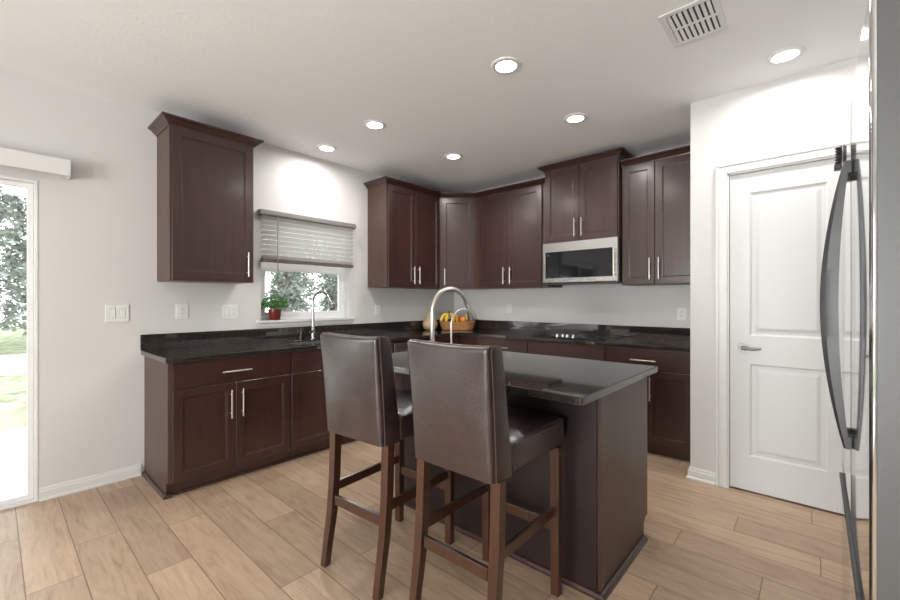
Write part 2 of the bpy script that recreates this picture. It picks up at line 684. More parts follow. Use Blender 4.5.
# kitchen window: outer frame, two sashes, glass
bm = B()
frame_y(bm, WY0, WY1, WZ0, WZ1, XW - T + .005, XW - .075, .035)
win = struct('window_1', bm, VINYL)
zm = 1.60
bm = B()
frame_y(bm, WY0 + .036, WY1 - .036, WZ0 + .036, zm + .02, XW - .112, XW - .082, .04)
obj('lower_sash', bm, VINYL, win)
bm = B()
frame_y(bm, WY0 + .036, WY1 - .036, zm + .021, WZ1 - .036, XW - .132, XW - .106, .04)
obj('upper_sash', bm, VINYL, win)
bm = B()
box(bm, XW - .099, XW - .096, WY0 + .074, WY1 - .074, WZ0 + .074, zm - .018)
obj('lower_pane', bm, GLASS, win)
bm = B()
box(bm, XW - .121, XW - .118, WY0 + .074, WY1 - .074, zm + .059, WZ1 - .074)
obj('upper_pane', bm, GLASS, win)
bm = B()
box(bm, XW - .076, XW + .030, WY0 + .001, WY1 - .001, WZ0 - .020, WZ0 + .004, .004, 2)
box(bm, XW + .001, XW + .032, WY0 - .045, WY1 + .045, WZ0 - .020, WZ0 + .004, .004, 2)
box(bm, XW + .001, XW + .012, WY0 - .03, WY1 + .03, WZ0 - .055, WZ0 - .0205, .003)
struct('trim_1', bm, TRIM)

# sliding glass door
bm = B()
frame_y(bm, SD0, SD1, .0, SDT, XW - T + .005, XW + .004, .018)
sld = struct('door_1', bm, VINYL)
bm = B()
ym = (SD0 + SD1) / 2
frame_y(bm, ym - .02, SD1 - .019, .019, SDT - .019, XW - .058, XW - .022, .030)
obj('fixed_panel', bm, VINYL, sld)
bm = B()
frame_y(bm, SD0 + .019, ym + .02, .019, SDT - .019, XW - .105, XW - .066, .040)
obj('sliding_panel', bm, VINYL, sld)
bm = B()
box(bm, XW - .042, XW - .038, ym + .009, SD1 - .048, .048, SDT - .048)
obj('pane', bm, GLASS, sld)
bm = B()
box(bm, XW - .088, XW - .084, SD0 + .058, ym - .019, .058, SDT - .058)
obj('pane', bm, GLASS, sld)
bm = B()
box(bm, XW - .066, XW - .028, SD0 + .09, SD0 + .115, .95, 1.20, .006, 2)
obj('door_handle', bm, PLASTIC, sld)

# rear windows
for k, (a, c) in enumerate(RW):
    bm = B()
    y0, y1, w = YR - .10, YR - .05, .045
    box(bm, a, c, y0, y1, RZ0, RZ0 + w)
    box(bm, a, c, y0, y1, RZ1 - w, RZ1)
    box(bm, a, a + w, y0, y1, RZ0 + w, RZ1 - w)
    box(bm, c - w, c, y0, y1, RZ0 + w, RZ1 - w)
    mid = (a + c) / 2
    box(bm, mid - w / 2, mid + w / 2, y0, y1, RZ0 + w, RZ1 - w)
    wr = struct('window_%d' % (k + 2), bm, VINYL)
    bm = B()
    box(bm, a + w, mid - w / 2, YR - .076, YR - .073, RZ0 + w, RZ1 - w)
    obj('pane', bm, GLASS, wr)
    bm = B()
    box(bm, mid + w / 2, c - w, YR - .076, YR - .073, RZ0 + w, RZ1 - w)
    obj('pane', bm, GLASS, wr)

# baseboards
BBP = [(0, 0), (.022, 0), (.022, .012), (.014, .020), (.014, .058), (.009, .066), (.009, .076), (.004, .084), (0, .084)]


def baseboard(name, pts):
    bm = B()
    sweep(bm, pts, BBP, 0, len(pts) - 1, 0)
    struct(name, bm, TRIM)


baseboard('baseboard_left', [(XW, SD1 + .004), (XW, .746)])
baseboard('baseboard_pantry', [(XP, YP + .22), (XP, YP), (DX0 - .080, YP)])
baseboard('baseboard_right', [(XR, 3.40), (XR, 1.84)][::1])
baseboard('baseboard_rear', [(XR, YR), (XW, YR)])

# pantry door casing (trim) and door
bm = B()
CW = .066


def casing(bm, x0, x1, z0, z1):
    box(bm, x0, x1, YP - .016, YP, z0, z1, .004, 2)


casing(bm, DX0 - .012 - CW, DX0 - .012, 0, DT + .014 + CW)
casing(bm, DX1 + .012, DX1 + .012 + CW, 0, DT + .014 + CW)
casing(bm, DX0 - .0125, DX1 + .0125, DT + .014, DT + .014 + CW)
box(bm, DX0 - .012 - CW, DX0 - .012 - CW + .016, YP - .023, YP - .015, 0, DT + .014 + CW, .003, 2)
box(bm, DX1 - .004 + CW, DX1 + .012 + CW, YP - .023, YP - .015, 0, DT + .014 + CW, .003, 2)
box(bm, DX0 - .012 - CW, DX1 + .012 + CW, YP - .023, YP - .015, DT - .002 + CW, DT + .014 + CW, .003, 2)
# jamb
box(bm, DX0 - .014, DX0 - .003, YP - .004, YP + .108, 0, DT + .012)
box(bm, DX1 + .003, DX1 + .014, YP - .004, YP + .108, 0, DT + .012)
box(bm, DX0 - .014, DX1 + .014, YP - .004, YP + .108, DT + .003, DT + .019)
struct('trim_2', bm, TRIM)


def panel_slab(bm, x0, x1, y, z0, z1, t, holes):
    """Door slab facing -y with moulded raised panels; holes are (x0, x1, z0, z1) stacked bottom to top."""
    xs = holes[0][0], holes[0][1]
    rows = [z0]
    for hh in holes:
        rows += [hh[2], hh[3]]
    rows.append(z1)
    box(bm, x0, xs[0], y, y + t, z0, z1)
    box(bm, xs[1], x1, y, y + t, z0, z1)
    for i in range(0, len(rows), 2):
        box(bm, xs[0], xs[1], y, y + t, rows[i], rows[i + 1])
    for (a, c, d, e) in holes:
        loops = []
        for (ins, dep) in ((0, 0), (.012, .009), (.030, .009), (.052, .002)):
            loops.append([bm.verts.new(p) for p in ((a + ins, y + dep, d + ins), (c - ins, y + dep, d + ins), (c - ins, y + dep, e - ins), (a + ins, y + dep, e - ins))])
        for i in range(3):
            for k in range(4):
                bm.faces.new((loops[i][k], loops[i][(k + 1) % 4], loops[i + 1][(k + 1) % 4], loops[i + 1][k]))
        bm.faces.new(loops[3])
        bb = [bm.verts.new(p) for p in ((a, y + t, d), (c, y + t, d), (c, y + t, e), (a, y + t, e))]
        bm.faces.new(bb)


bm = B()
PX0, PX1 = -.335, .055
panel_slab(bm, DX0, DX1, YP + .012, .012, DT, .035, [(PX0, PX1, .245, .872), (PX0, PX1, 1.062, 2.03)])
pdoor = struct('door_2', bm, DOORP)
bm = B()
lathe(bm, [(.006, -.008), (.030, -.008), (.031, -.002), (.031, 0)], (-.375, YP + .011, .978), 28, 'Y')
cyl(bm, (-.375, YP + .011, .978), (-.375, YP - .045, .978), .011, .011, 16)
tube(bm, [(-.378, YP - .040, .978), (-.350, YP - .044, .979), (-.32, YP - .045, .974), (-.29, YP - .043, .976), (-.268, YP - .040, .981)], [.011, .0105, .009, .008, .006], 12)
obj('door_handle', bm, DKNICKEL, pdoor, smooth=True)

# wall behind: ground outside
struct('ground', box(B(), -40, XW - T - .001, -25, 30, -.22, -.12), GRASS)
struct('patio', box(B(), -6.3, XW - T - .001, -3.2, 1.4, -.119, -.045), PATIO)
struct('path', box(B(), -15.5, -11.5, -25, 30, -.119, -.10), GRAVEL)
struct('ground_rear', box(B(), -40, 30, -40, -25.0, -.22, -.12), GRASS)

# ------------------------------------------------------------------ trees beyond the yard
def leaf_cloud(bm, blobs, n, s, flat=0.0):
    for _ in range(n):
        c, r = random.choice(blobs)
        while True:
            d = Vector((random.uniform(-1, 1), random.uniform(-1, 1), random.uniform(-1, 1)))
            if d.length <= 1:
                break
        p = Vector(c) + Vector((d.x * r[0], d.y * r[1], d.z * r[2]))
        q = s * random.uniform(.6, 1.3)
        a = Vector((random.uniform(-1, 1), random.uniform(-1, 1), random.uniform(-.7, .7))).normalized()
        b_ = a.cross(Vector((random.uniform(-1, 1), random.uniform(-1, 1), random.uniform(-1, 1)))).normalized()
        v = [bm.verts.new(p + a * q), bm.verts.new(p + b_ * q * .45), bm.verts.new(p - a * q), bm.verts.new(p - b_ * q * .45)]
        bm.faces.new(v)


def make_tree(label, seed):
    random.seed(seed)
    t = thing('tree', label, 'tree', (0, 0, 0), 0, 'trees beyond the back yard')
    bm = B()
    tube(bm, [(0, 0, -.15), (.03, .02, 1.5), (.0, .05, 3.2), (.08, 0, 5.2)], [.13, .10, .075, .03], 10)
    for k in range(9):
        a = k * 2.4
        z = 1.3 + k * .42
        tube(bm, [(0.02, .02, z), (math.cos(a) * .5, math.sin(a) * .5, z + .35), (math.cos(a) * 1.0, math.sin(a) * 1.0, z + .55)], [.035, .022, .01], 6)
    obj('trunk', bm, BARK, t, smooth=True)
    bm = B()
    blobs = []
    for k in range(12):
        a = k * 2.4 + random.random()
        z = 1.0 + k * .42
        rr = random.uniform(.3, .95)
        blobs.append(((math.cos(a) * rr, math.sin(a) * rr, z), (random.uniform(.5, .8), random.uniform(.5, .8), random.uniform(.4, .6))))
    leaf_cloud(bm, blobs, 3600, .105)
    obj('foliage', bm, TLEAF, t)
    return t


TREELAB = 'slender grey-green leafy tree beyond the back yard'
tr0 = make_tree(TREELAB, 3)
spots = [(-16.5, -2.6), (-17.0, 1.0), (-16.2, 4.6), (-16.4, 8.2), (-16.8, 11.8), (-20.2, -.6), (-20.0, 3.0), (-20.3, 6.6), (-19.8, 10.1), (-20.4, 13.6), (-23.9, 8.6), (-23.6, 12.0), (-24.2, 15.5), (-24.0, 1.2), (-27.5, 10.2), (-27.2, 13.9), (-27.8, 17.6), (-23.8, 5.0)]
random.seed(11)
for i, (x, y) in enumerate(spots):
    s = random.uniform(.92, 1.12)
    if i == 0:
        o = tr0
        o.location = (x, y, -.12)
    else:
        o = dup(tr0, (x, y, -.12), random.uniform(0, 6))
    o.scale = (s, s, s)

# ------------------------------------------------------------------ cabinets
def shaker(bm, x0, x1, z0, z1, y=0.0, t=.019, fw=.058):
    """Five-piece door facing -y: outer face at y, back at y+t."""
    e = .0022
    rects = [
        ((x0, x1, z0, z1), y + t), ((x0, x1, z0, z1), y + e), ((x0 + e, x1 - e, z0 + e, z1 - e), y),
        ((x0 + fw, x1 - fw, z0 + fw, z1 - fw), y), ((x0 + fw + .002, x1 - fw - .002, z0 + fw + .002, z1 - fw - .002), y + .003),
        ((x0 + fw + .008, x1 - fw - .008, z0 + fw + .008, z1 - fw - .008), y + .004),
        ((x0 + fw + .010, x1 - fw - .010, z0 + fw + .010, z1 - fw - .010), y + .0095)]
    loops = [[bm.verts.new(p) for p in ((r[0], yy, r[2]), (r[1], yy, r[2]), (r[1], yy, r[3]), (r[0], yy, r[3]))] for r, yy in rects]
    for i in range(len(loops) - 1):
        for k in range(4):
            bm.faces.new((loops[i][k], loops[i][(k + 1) % 4], loops[i + 1][(k + 1) % 4], loops[i + 1][k]))
    bm.faces.new(loops[-1])
    bm.faces.new(loops[0][::-1])
    return bm


def pull(p0, p1, out=.030):
    """Bar pull along p0-p1 (local cabinet coordinates), standing off towards -y."""
    bm = B()
    p0, p1 = Vector(p0), Vector(p1)
    o_ = Vector((0, -out, 0))
    cyl(bm, p0 + o_, p1 + o_, .0058, n=12)
    d = (p1 - p0)
    for f in (.16, .84):
        q = p0 + d * f
        cyl(bm, q, q + o_, .0045, n=10)
    return bm


CROWN = [(0, -.012), (.008, -.012), (.010, -.004), (.020, .004), (.030, .014), (.040, .024), (.050, .029), (.058, .031), (.058, .044), (0, .044)]


class Cab:
    """A cabinet unit in a local frame: x along its face, y into the wall, z up; face frame at y = 0."""

    def __init__(s, name, label, loc, rotz, w, d, z0, z1, group=None, cat='cabinet', toe=0.0, body=None):
        s.t = thing(name, label, cat, loc, rotz, group)
        s.w, s.d, s.z0, s.z1 = w, d, z0, z1
        bm = B()
        if body:
            prism(bm, body, z0, z1)
            bm.transform(mat_of(s.t).inverted())
        elif toe:
            box(bm, 0, w, 0, d, toe, z1, .001)
            box(bm, 0, w, .055, d, 0, toe - .0005)
        else:
            box(bm, 0, w, 0, d, z0, z1, .0015)
        obj('carcass', bm, CABSIDE if not body else CAB, s.t, world=False)

    def door(s, x0, x1, z0, z1, hx=None, hz=None, horizontal=False, hl=.195, slab=False):
        bm = B()
        if slab:
            box(bm, x0, x1, -.0195, -.0005, z0, z1, .003, 2)
            d = obj('drawer_front', bm, CAB, s.t, world=False)
        else:
            shaker(bm, x0, x1, z0, z1, -.0195, .019)
            d = obj('door', bm, CAB, s.t, world=False)
        if hx is not None:
            if horizontal:
                h = pull((hx - hl / 2, -.0195, hz), (hx + hl / 2, -.0195, hz))
            else:
                h = pull((hx, -.0195, hz), (hx, -.0195, hz + hl))
            obj('bar_pull', h, NICKEL, d, world=False, smooth=True)
        return d

    def crown(s, pts, i0, i1, z):
        bm = B()
        sweep(bm, pts, CROWN, i0, i1, z)
        obj('crown_moulding', bm, CAB, s.t)


ROTL = PI / 2     # cabinets on the window wall: local x runs towards the back wall (+Y), local -y faces +X
UB, UT = 1.445, 2.563
FXU, FYU = XW + .33, YW - .33
GB = 'dark wood base cabinets'
GU = 'dark wood wall cabinets'
g = .002

# wall cabinet left of the window
c = Cab('wall_cabinet', 'tall single-door dark brown wall cabinet left of the kitchen window', (FXU, .846, 0), ROTL, .585, .328, UB, UT)
c.door(.012, .573, UB + .006, UT - .016, .528, UB + .045)
c.crown([(XW + .002, .846), (FXU + .003, .846), (FXU + .003, 1.431), (XW + .002, 1.431)][::-1][::-1], 0, 3, UT)

# corner run: crown path shared by three cabinets
A0 = (XW + .002, 2.82)
A1 = (FXU + .003, 2.82)
A2 = (FXU + .003, 3.65)
A3 = (-3.11, FYU - .003)
A4 = (-2.132, FYU - .003)
PATH = [A0, A1, A2, A3, A4]
c = Cab('wall_cabinet', 'two-door dark brown wall cabinet right of the window, on the window wall', (FXU, 2.82, 0), ROTL, .829, .328, UB, UT)
c.door(.012, .412, UB + .006, UT - .016, .372, UB + .045)
c.door(.416, .816, UB + .006, UT - .016, .452, UB + .045)
c.crown(PATH, 0, 2, UT)
ang = math.atan2(A3[1] - A2[1], A3[0] - A2[0])
dw = math.hypot(A3[0] - A2[0], A3[1] - A2[1])
c = Cab('wall_cabinet', 'narrow single-door wall cabinet set diagonally in the room corner', (A2[0] - .003, A2[1] + .001, 0), ang, dw, .3, UB, UT,
        body=[(XW + .002, 3.651), (FXU, 3.651), (-3.111, FYU), (-3.111, YW - .002), (XW + .002, YW - .002)])
c.door(.022, dw - .022, UB + .006, UT - .016, .062, UB + .045)
c.crown(PATH, 2, 3, UT)
c = Cab('wall_cabinet', 'two-door dark brown wall cabinet between the corner cabinet and microwave', (-3.109, FYU, 0), 0, .974, .328, UB, UT)
c.door(.055, .466, UB + .006, UT - .016, .424, UB + .045)
c.door(.470, .905, UB + .006, UT - .016, .512, UB + .045)
c.crown(PATH, 3, 4, UT)
# over the microwave
OMT = 2.655
c = Cab('wall_cabinet', 'raised two-door dark wall cabinet above the microwave', (-2.131, YW - .41, 0), 0, .763, .408, 1.893, OMT)
c.door(.010, .380, 1.899, OMT - .016, .345, 1.935, hl=.18)
c.door(.384, .754, 1.899, OMT - .016, .418, 1.935, hl=.18)
yb = YW - .413
c.crown([(-2.131, YW - .002), (-2.131, yb), (-1.368, yb), (-1.368, YW - .002)], 0, 3, OMT)
# right of the microwave
c = Cab('wall_cabinet', 'two-door dark wall cabinet between the microwave and the white pantry wall', (-1.365, FYU, 0), 0, .674, .328, UB, UT)
c.door(.006, .288, UB + .006, UT - .016, .252, UB + .045)
c.door(.292, .650, UB + .006, UT - .016, .328, UB + .045)
c.crown([(-1.365, FYU - .003), (XP - .004, FYU - .003)], 0, 1, UT)

# base cabinets, window wall
BX, BY, BT = -3.13 - .0195, 3.70, .894
ZD, ZT = .716, .880
DZ0 = .104


def quarter(c, a, bnd):
    bm = B()
    sweep(bm, a, [(0, 0), (.018, 0), (.018, .008), (.010, .020), (0, .022)], 0, len(a) - 1, 0)
    obj('shoe_moulding', bm, CAB, c.t)


c = Cab('base_cabinet', 'dark base cabinet at the left end of the counter, one wide drawer over two doors', (BX, .775, 0), ROTL, .824, BX - XW - .002, 0, BT, toe=.10)
c.door(.016, .820, ZD, ZT, .408, .795, True, .20, slab=True)
c.door(.016, .407, DZ0, ZD - .006, .370, .462, hl=.20)
c.door(.410, .820, DZ0, ZD - .006, .448, .462, hl=.20)
bm = B()
prism(bm, [(BX - .0005, .768), (XW + .002, .768), (XW + .002, .7745), (BX - .0005, .7745)], .1005, BT)
box(bm, XW + .002, BX - .040, .768, .7745, 0, .100)
obj('end_panel', bm, CABSIDE, c.t)
quarter(c, [(XW + .002, .767), (BX - .039, .767), (BX - .039, .80)], 0)
bm = B()
box(bm, BX - .054, BX - .036, .82, 1.598, 0, .022, .004, 2)
obj('shoe_moulding', bm, CAB, c.t)
sc = Cab('base_cabinet', 'dark base cabinet with sink under the kitchen window', (BX, 1.600, 0), ROTL, 1.07, BX - XW - .002, 0, .70, toe=.10)
bm = B()
box(bm, 0, 1.07, .0005, .02, .7005, BT)
box(bm, 0, .018, .0205, sc.d, .7005, BT)
box(bm, 1.052, 1.07, .0205, sc.d, .7005, BT)
obj('sink_apron', bm, CABSIDE, sc.t, world=False)
sc.door(.006, .530, ZD, ZT, slab=True)
sc.door(.536, 1.030, ZD, ZT, slab=True)
sc.door(.006, .530, DZ0, ZD - .006, .490, .462, hl=.20)
sc.door(.536, 1.030, DZ0, ZD - .006, .576, .462, hl=.20)
bm = B()
box(bm, 0, 1.07, .036, .054, 0, .022, .004, 2)
obj('shoe_moulding', bm, CAB, sc.t, world=False)

# dishwasher
t = thing('dishwasher', 'stainless steel dishwasher under the counter near the back corner', 'dishwasher', (BX, 2.672, 0), ROTL)
bm = B()
box(bm, .004, .600, .012, .57, .10, BT - .004, .002)
box(bm, .01, .594, .06, .55, 0, .0995)
obj('tub', bm, BLACK, t, world=False)
bm = B()
box(bm, .006, .598, -.022, .0115, .11, .790, .004, 2)
obj('door', bm, STEEL, t, world=False)
bm = B()
box(bm, .006, .598, -.022, .0115, .795, .874, .004, 2)
obj('control_panel', bm, STEEL, t, world=False)
bm = B()
cyl(bm, (.08, -.055, .755), (.52, -.055, .755), .009, n=14)
cyl(bm, (.10, -.022, .755), (.10, -.055, .755), .007, n=10)
cyl(bm, (.50, -.022, .755), (.50, -.055, .755), .007, n=10)
obj('handle', bm, NICKEL, t, world=False, smooth=True)

# blind corner cabinet (both runs meet)
c = Cab('base_cabinet', 'dark corner base cabinet under the fruit basket', (BX, 3.276, 0), ROTL, BY - 3.276, .5, 0, BT,
        body=[(XW + .002, 3.276), (BX, 3.276), (BX, BY + .001), (-2.872, BY + .001), (-2.872, YW - .002), (XW + .002, YW - .002)])
c.door(.03, .40, DZ0, ZD - .006, .07, .462)
c.door(.03, .40, ZD, ZT, slab=True)

c = Cab('base_cabinet', 'dark base cabinet with a drawer, left of the cooktop', (-2.870, BY, 0), 0, .653, YW - BY - .002, 0, BT, toe=.10)
c.door(.006, .647, ZD, ZT, .328, .795, True, .20, slab=True)
c.door(.006, .324, DZ0, ZD - .006, .288, .462, hl=.20)
c.door(.328, .647, DZ0, ZD - .006, .364, .462, hl=.20)
c = Cab('base_cabinet', 'dark base cabinet with a plain panel, directly below the cooktop', (-2.215, BY, 0), 0, .799, YW - BY - .002, 0, BT, toe=.10)
c.door(.006, .793, ZD, ZT, slab=True)
c.door(.006, .397, DZ0, ZD - .006, .360, .462, hl=.20)
c.door(.401, .793, DZ0, ZD - .006, .438, .462, hl=.20)
c = Cab('base_cabinet', 'dark base cabinet with a drawer, against the white pantry wall', (-1.414, BY, 0), 0, .720, YW - BY - .002, 0, BT, toe=.10)
c.door(.006, .690, ZD, ZT, .325, .795, True, .20, slab=True)
c.door(.006, .337, DZ0, ZD - .006, .300, .462, hl=.20)
c.door(.341, .690, DZ0, ZD - .006, .380, .462, hl=.20)

# L-shaped countertop with sink cut-out
CZ0, CZ1 = .8945, .928
CXF, CYF = -3.104, 3.665
SX0, SX1, SY0, SY1 = -3.56, -3.22, 1.72, 2.42


def slab_plan(bm, rects, z0, z1):
    """Union of plan rectangles on a shared grid, extruded (no inner faces)."""
    xs = sorted(set(round(v, 4) for r in rects for v in r[:2]))
    ys = sorted(set(round(v, 4) for r in rects for v in r[2:]))
    occ = {}
    for i in range(len(xs) - 1):
        for j in range(len(ys) - 1):
            cx, cy = (xs[i] + xs[i + 1]) / 2, (ys[j] + ys[j + 1]) / 2
            occ[i, j] = any(r[0] < cx < r[1] and r[2] < cy < r[3] for r in rects)
    V = {}

    def v(i, j, k):
        if (i, j, k) not in V:
            V[i, j, k] = bm.verts.new((xs[i], ys[j], (z0, z1)[k]))
        return V[i, j, k]
    for (i, j), o_ in occ.items():
        if not o_:
            continue
        bm.faces.new((v(i, j, 1), v(i + 1, j, 1), v(i + 1, j + 1, 1), v(i, j + 1, 1)))
        bm.faces.new((v(i, j, 0), v(i, j + 1, 0), v(i + 1, j + 1, 0), v(i + 1, j, 0)))
        for (di, dj, a, b_) in ((-1, 0, (i, j + 1), (i, j)), (1, 0, (i + 1, j), (i + 1, j + 1)), (0, -1, (i, j), (i + 1, j)), (0, 1, (i + 1, j + 1), (i, j + 1))):
            if not occ.get((i + di, j + dj), False):
                bm.faces.new((v(*a, 0), v(*b_, 0), v(*b_, 1), v(*a, 1)))
    bmesh.ops.dissolve_limit(bm, angle_limit=.01, verts=bm.verts, edges=bm.edges)
    es = [e for e in bm.edges if len(e.link_faces) == 2 and e.calc_face_angle(0) > .8]
    bmesh.ops.bevel(bm, geom=es, offset=.004, segments=2, profile=.5, affect='EDGES')
    return bm


ct = thing('countertop', 'black granite L-shaped countertop along the window and back walls', 'countertop', (CXF, CYF, CZ0))
bm = B()
slab_plan(bm, [(XW + .0015, CXF, .746, SY0), (XW + .0015, SX0, SY0, SY1), (SX1, CXF, SY0, SY1), (XW + .0015, CXF, SY1, CYF), (XW + .0015, XP - .002, CYF, YW - .0015)], CZ0, CZ1)
obj('slab', bm, GRAN, ct)
bm = B()
box(bm, XW + .0015, XW + .021, .742, YW - .0015, CZ1, 1.045, .002)
box(bm, XW + .0215, XP - .002, YW - .021, YW - .0015, CZ1, 1.045, .002)
obj('backsplash', bm, GRAN, ct)


def basin(name, label, x0, x1, y0, y1, z, dep, m):
    t = thing(name, label, 'sink', ((x0 + x1) / 2, (y0 + y1) / 2, z - dep))
    bm = B()
    w = .004
    box(bm, x0, x1, y0, y1, z - dep, z - dep + w)
    box(bm, x0, x0 + w, y0, y1, z - dep + w, z)
    box(bm, x1 - w, x1, y0, y1, z - dep + w, z)
    box(bm, x0 + w, x1 - w, y0, y0 + w, z - dep + w, z)
    box(bm, x0 + w, x1 - w, y1 - w, y1, z - dep + w, z)
    obj('bowl', bm, m, t)
    bm = B()
    lathe(bm, [(.01, 0), (.045, 0), (.045, .004), (.03, .004), (.028, .002), (.01, .002)], ((x0 + x1) / 2, (y0 + y1) / 2, z - dep + w), 24)
    obj('drain', bm, CHROME, t)
    return t


basin('kitchen_sink', 'stainless undermount sink below the kitchen window', SX0 + .001, SX1 - .001, SY0 + .001, SY1 - .001, CZ1 - .012, .18, STEEL)


def faucet(name, label, base, z, ang, reach, top, head_len, r, mat, small=False, lean=.40):
    """Gooseneck tap: base collar, tall neck, arc, pull-down spray head; ang = direction of the spout."""
    t = thing(name, label, 'faucet', (base[0], base[1], z), ang)
    R = reach / 2
    zc = top - R
    bm = B()
    lathe(bm, [(r * 1.9, 0), (r * 2.1, .002), (r * 2.1, .006), (r * 1.6, .012)], (0, 0, 0), 24)
    if not small:
        lathe(bm, [(r * 1.55, .012), (r * 1.55, .10), (r * 1.25, .115), (r * 1.0, .118)], (0, 0, 0), 24)
    obj('base', bm, mat, t, world=False, smooth=True)
    pts = [(0, 0, .010 if small else .117), (0, 0, zc * .6), (0, 0, zc)]
    a = arc((R, 0, zc), R, PI, 1.15 if small else lean, 18, (1, 0, 0), (0, 0, 1))
    pts += [tuple(p) for p in a[1:]]
    bm = B()
    tube(bm, pts, r, 14)
    obj('neck', bm, mat, t, world=False, smooth=True)
    if not small:
        e0, e1 = Vector(pts[-2]), Vector(pts[-1])
        d = (e1 - e0).normalized()
        bm = B()
        tube(bm, [e1 - d * .004, e1 + d * .012, e1 + d * .02, e1 + d * (head_len * .5), e1 + d * (head_len * .8), e1 + d * head_len], [r * 1.02, r * 1.1, r * 1.25, r * 1.45, r * 1.95, r * 1.9], 16)
        obj('spray_head', bm, mat, t, world=False, smooth=True)
        bm = B()
        cyl(bm, (0, -r * 1.2, .06), (0, -r * 3.4, .066), r * .9, r * .8, 14)
        tube(bm, [(0, -r * 3.0, .066), (.03, -r * 3.6, .085), (.075, -r * 4.0, .10)], [r * .6, r * .5, r * .4], 10)
        obj('lever', bm, mat, t, world=False, smooth=True)
    return t


faucet('kitchen_faucet', 'dark chrome gooseneck faucet at the sink under the kitchen window', (-3.635, 2.08), CZ1, .30, .20, .455, .11, .0125, plain('dark_chrome', (.42, .42, .43), .12, 1.0))

# cooktop
t = thing('cooktop', 'black glass cooktop with four chrome knobs set in the back counter', 'cooktop', (-1.81, 4.0, CZ1))
bm = B()
box(bm, -2.19, -1.43, 3.745, 4.25, CZ1 + .0005, CZ1 + .009, .003, 2)
obj('glass_top', bm, plain('teal_reflection_glass', (.010, .020, .022), .06), t)  # teal of the reflected window is put into the glass colour
for (x, y, r) in ((-2.0, 4.12, .085), (-2.0, 3.93, .07), (-1.60, 4.12, .075), (-1.60, 3.92, .10)):
    bm = B()
    lathe(bm, [(r - .004, 0), (r, 0), (r, .0006), (r - .004, .0006)], (x, y, CZ1 + .0092), 36, cap=False)
    obj('burner_ring', bm, plain('burner_mark', (.16, .16, .16), .4) if 'burner_mark' not in bpy.data.materials else bpy.data.materials['burner_mark'], t)
for k in range(4):
    x = -1.945 + k * .055
    bm = B()
    lathe(bm, [(.017, 0), (.017, .006), (.014, .008), (.013, .026), (.0115, .028), (.003, .028)], (x, 3.80 + .012 * (k % 2), CZ1 + .009), 20)
    obj('knob', bm, CHROME, t, smooth=True)

# ------------------------------------------------------------------ microwave
mx0, mx1, my, mz0, mz1 = -2.132, -1.366, YW - .405, 1.472, 1.889
t = thing('microwave', 'stainless over-range microwave with a black glass door', 'microwave', (-1.75, my, mz0))
bm = B()
box(bm, mx0 + .004, mx1 - .004, my, YW - .003, mz0, mz1, .003)
obj('body', bm, BLACK, t)
bm = B()
yf = my - .045
# stainless door frame as a ring
o4 = [(mx0, mz0 + .012), (mx1, mz0 + .012), (mx1, mz1), (mx0, mz1)]
i4 = [(mx0 + .030, mz0 + .055), (mx1 - .045, mz0 + .055), (mx1 - .045, mz1 - .092), (mx0 + .030, mz1 - .092)]
fo = [bm.verts.new((p[0], yf, p[1])) for p in o4]
fi = [bm.verts.new((p[0], yf, p[1])) for p in i4]
fb = [bm.verts.new((p[0], my - .001, p[1])) for p in o4]
fd = [bm.verts.new((p[0], yf + .006, p[1])) for p in i4]
for k in range(4):
    n = (k + 1) % 4
    bm.faces.new((fo[k], fo[n], fi[n], fi[k]))
    bm.faces.new((fo[k], fb[k], fb[n], fo[n]))
    bm.faces.new((fi[k], fi[n], fd[n], fd[k]))
bm.faces.new(fb)
bm.faces.new(fd)
obj('door', bm, STEEL, t)
bm = B()
box(bm, mx0 + .031, mx1 - .046, yf + .0015, yf + .0055, mz0 + .056, mz1 - .093)
obj('door_glass', bm, BGLASS, t)
bm = B()
box(bm, mx0 + .02, mx1 - .02, my - .03, my + .20, mz0 - .004, mz0 + .0115)
obj('vent_grille', bm, BLACK, t)
bm = B()
cyl(bm, (mx1 - .024, yf - .034, mz0 + .06), (mx1 - .024, yf - .034, mz1 - .10), .008, n=12)
cyl(bm, (mx1 - .024, yf, mz0 + .09), (mx1 - .024, yf - .034, mz0 + .09), .006, n=10)
cyl(bm, (mx1 - .024, yf, mz1 - .13), (mx1 - .024, yf - .034, mz1 - .13), .006, n=10)
obj('handle', bm, NICKEL, t, smooth=True)
bm = B()
lathe(bm, [(.003, -.0015), (.011, -.0015), (.011, 0)], (mx0 + .062, yf + .001, mz1 - .125), 20, 'Y')
obj('badge', bm, CHROME, t)

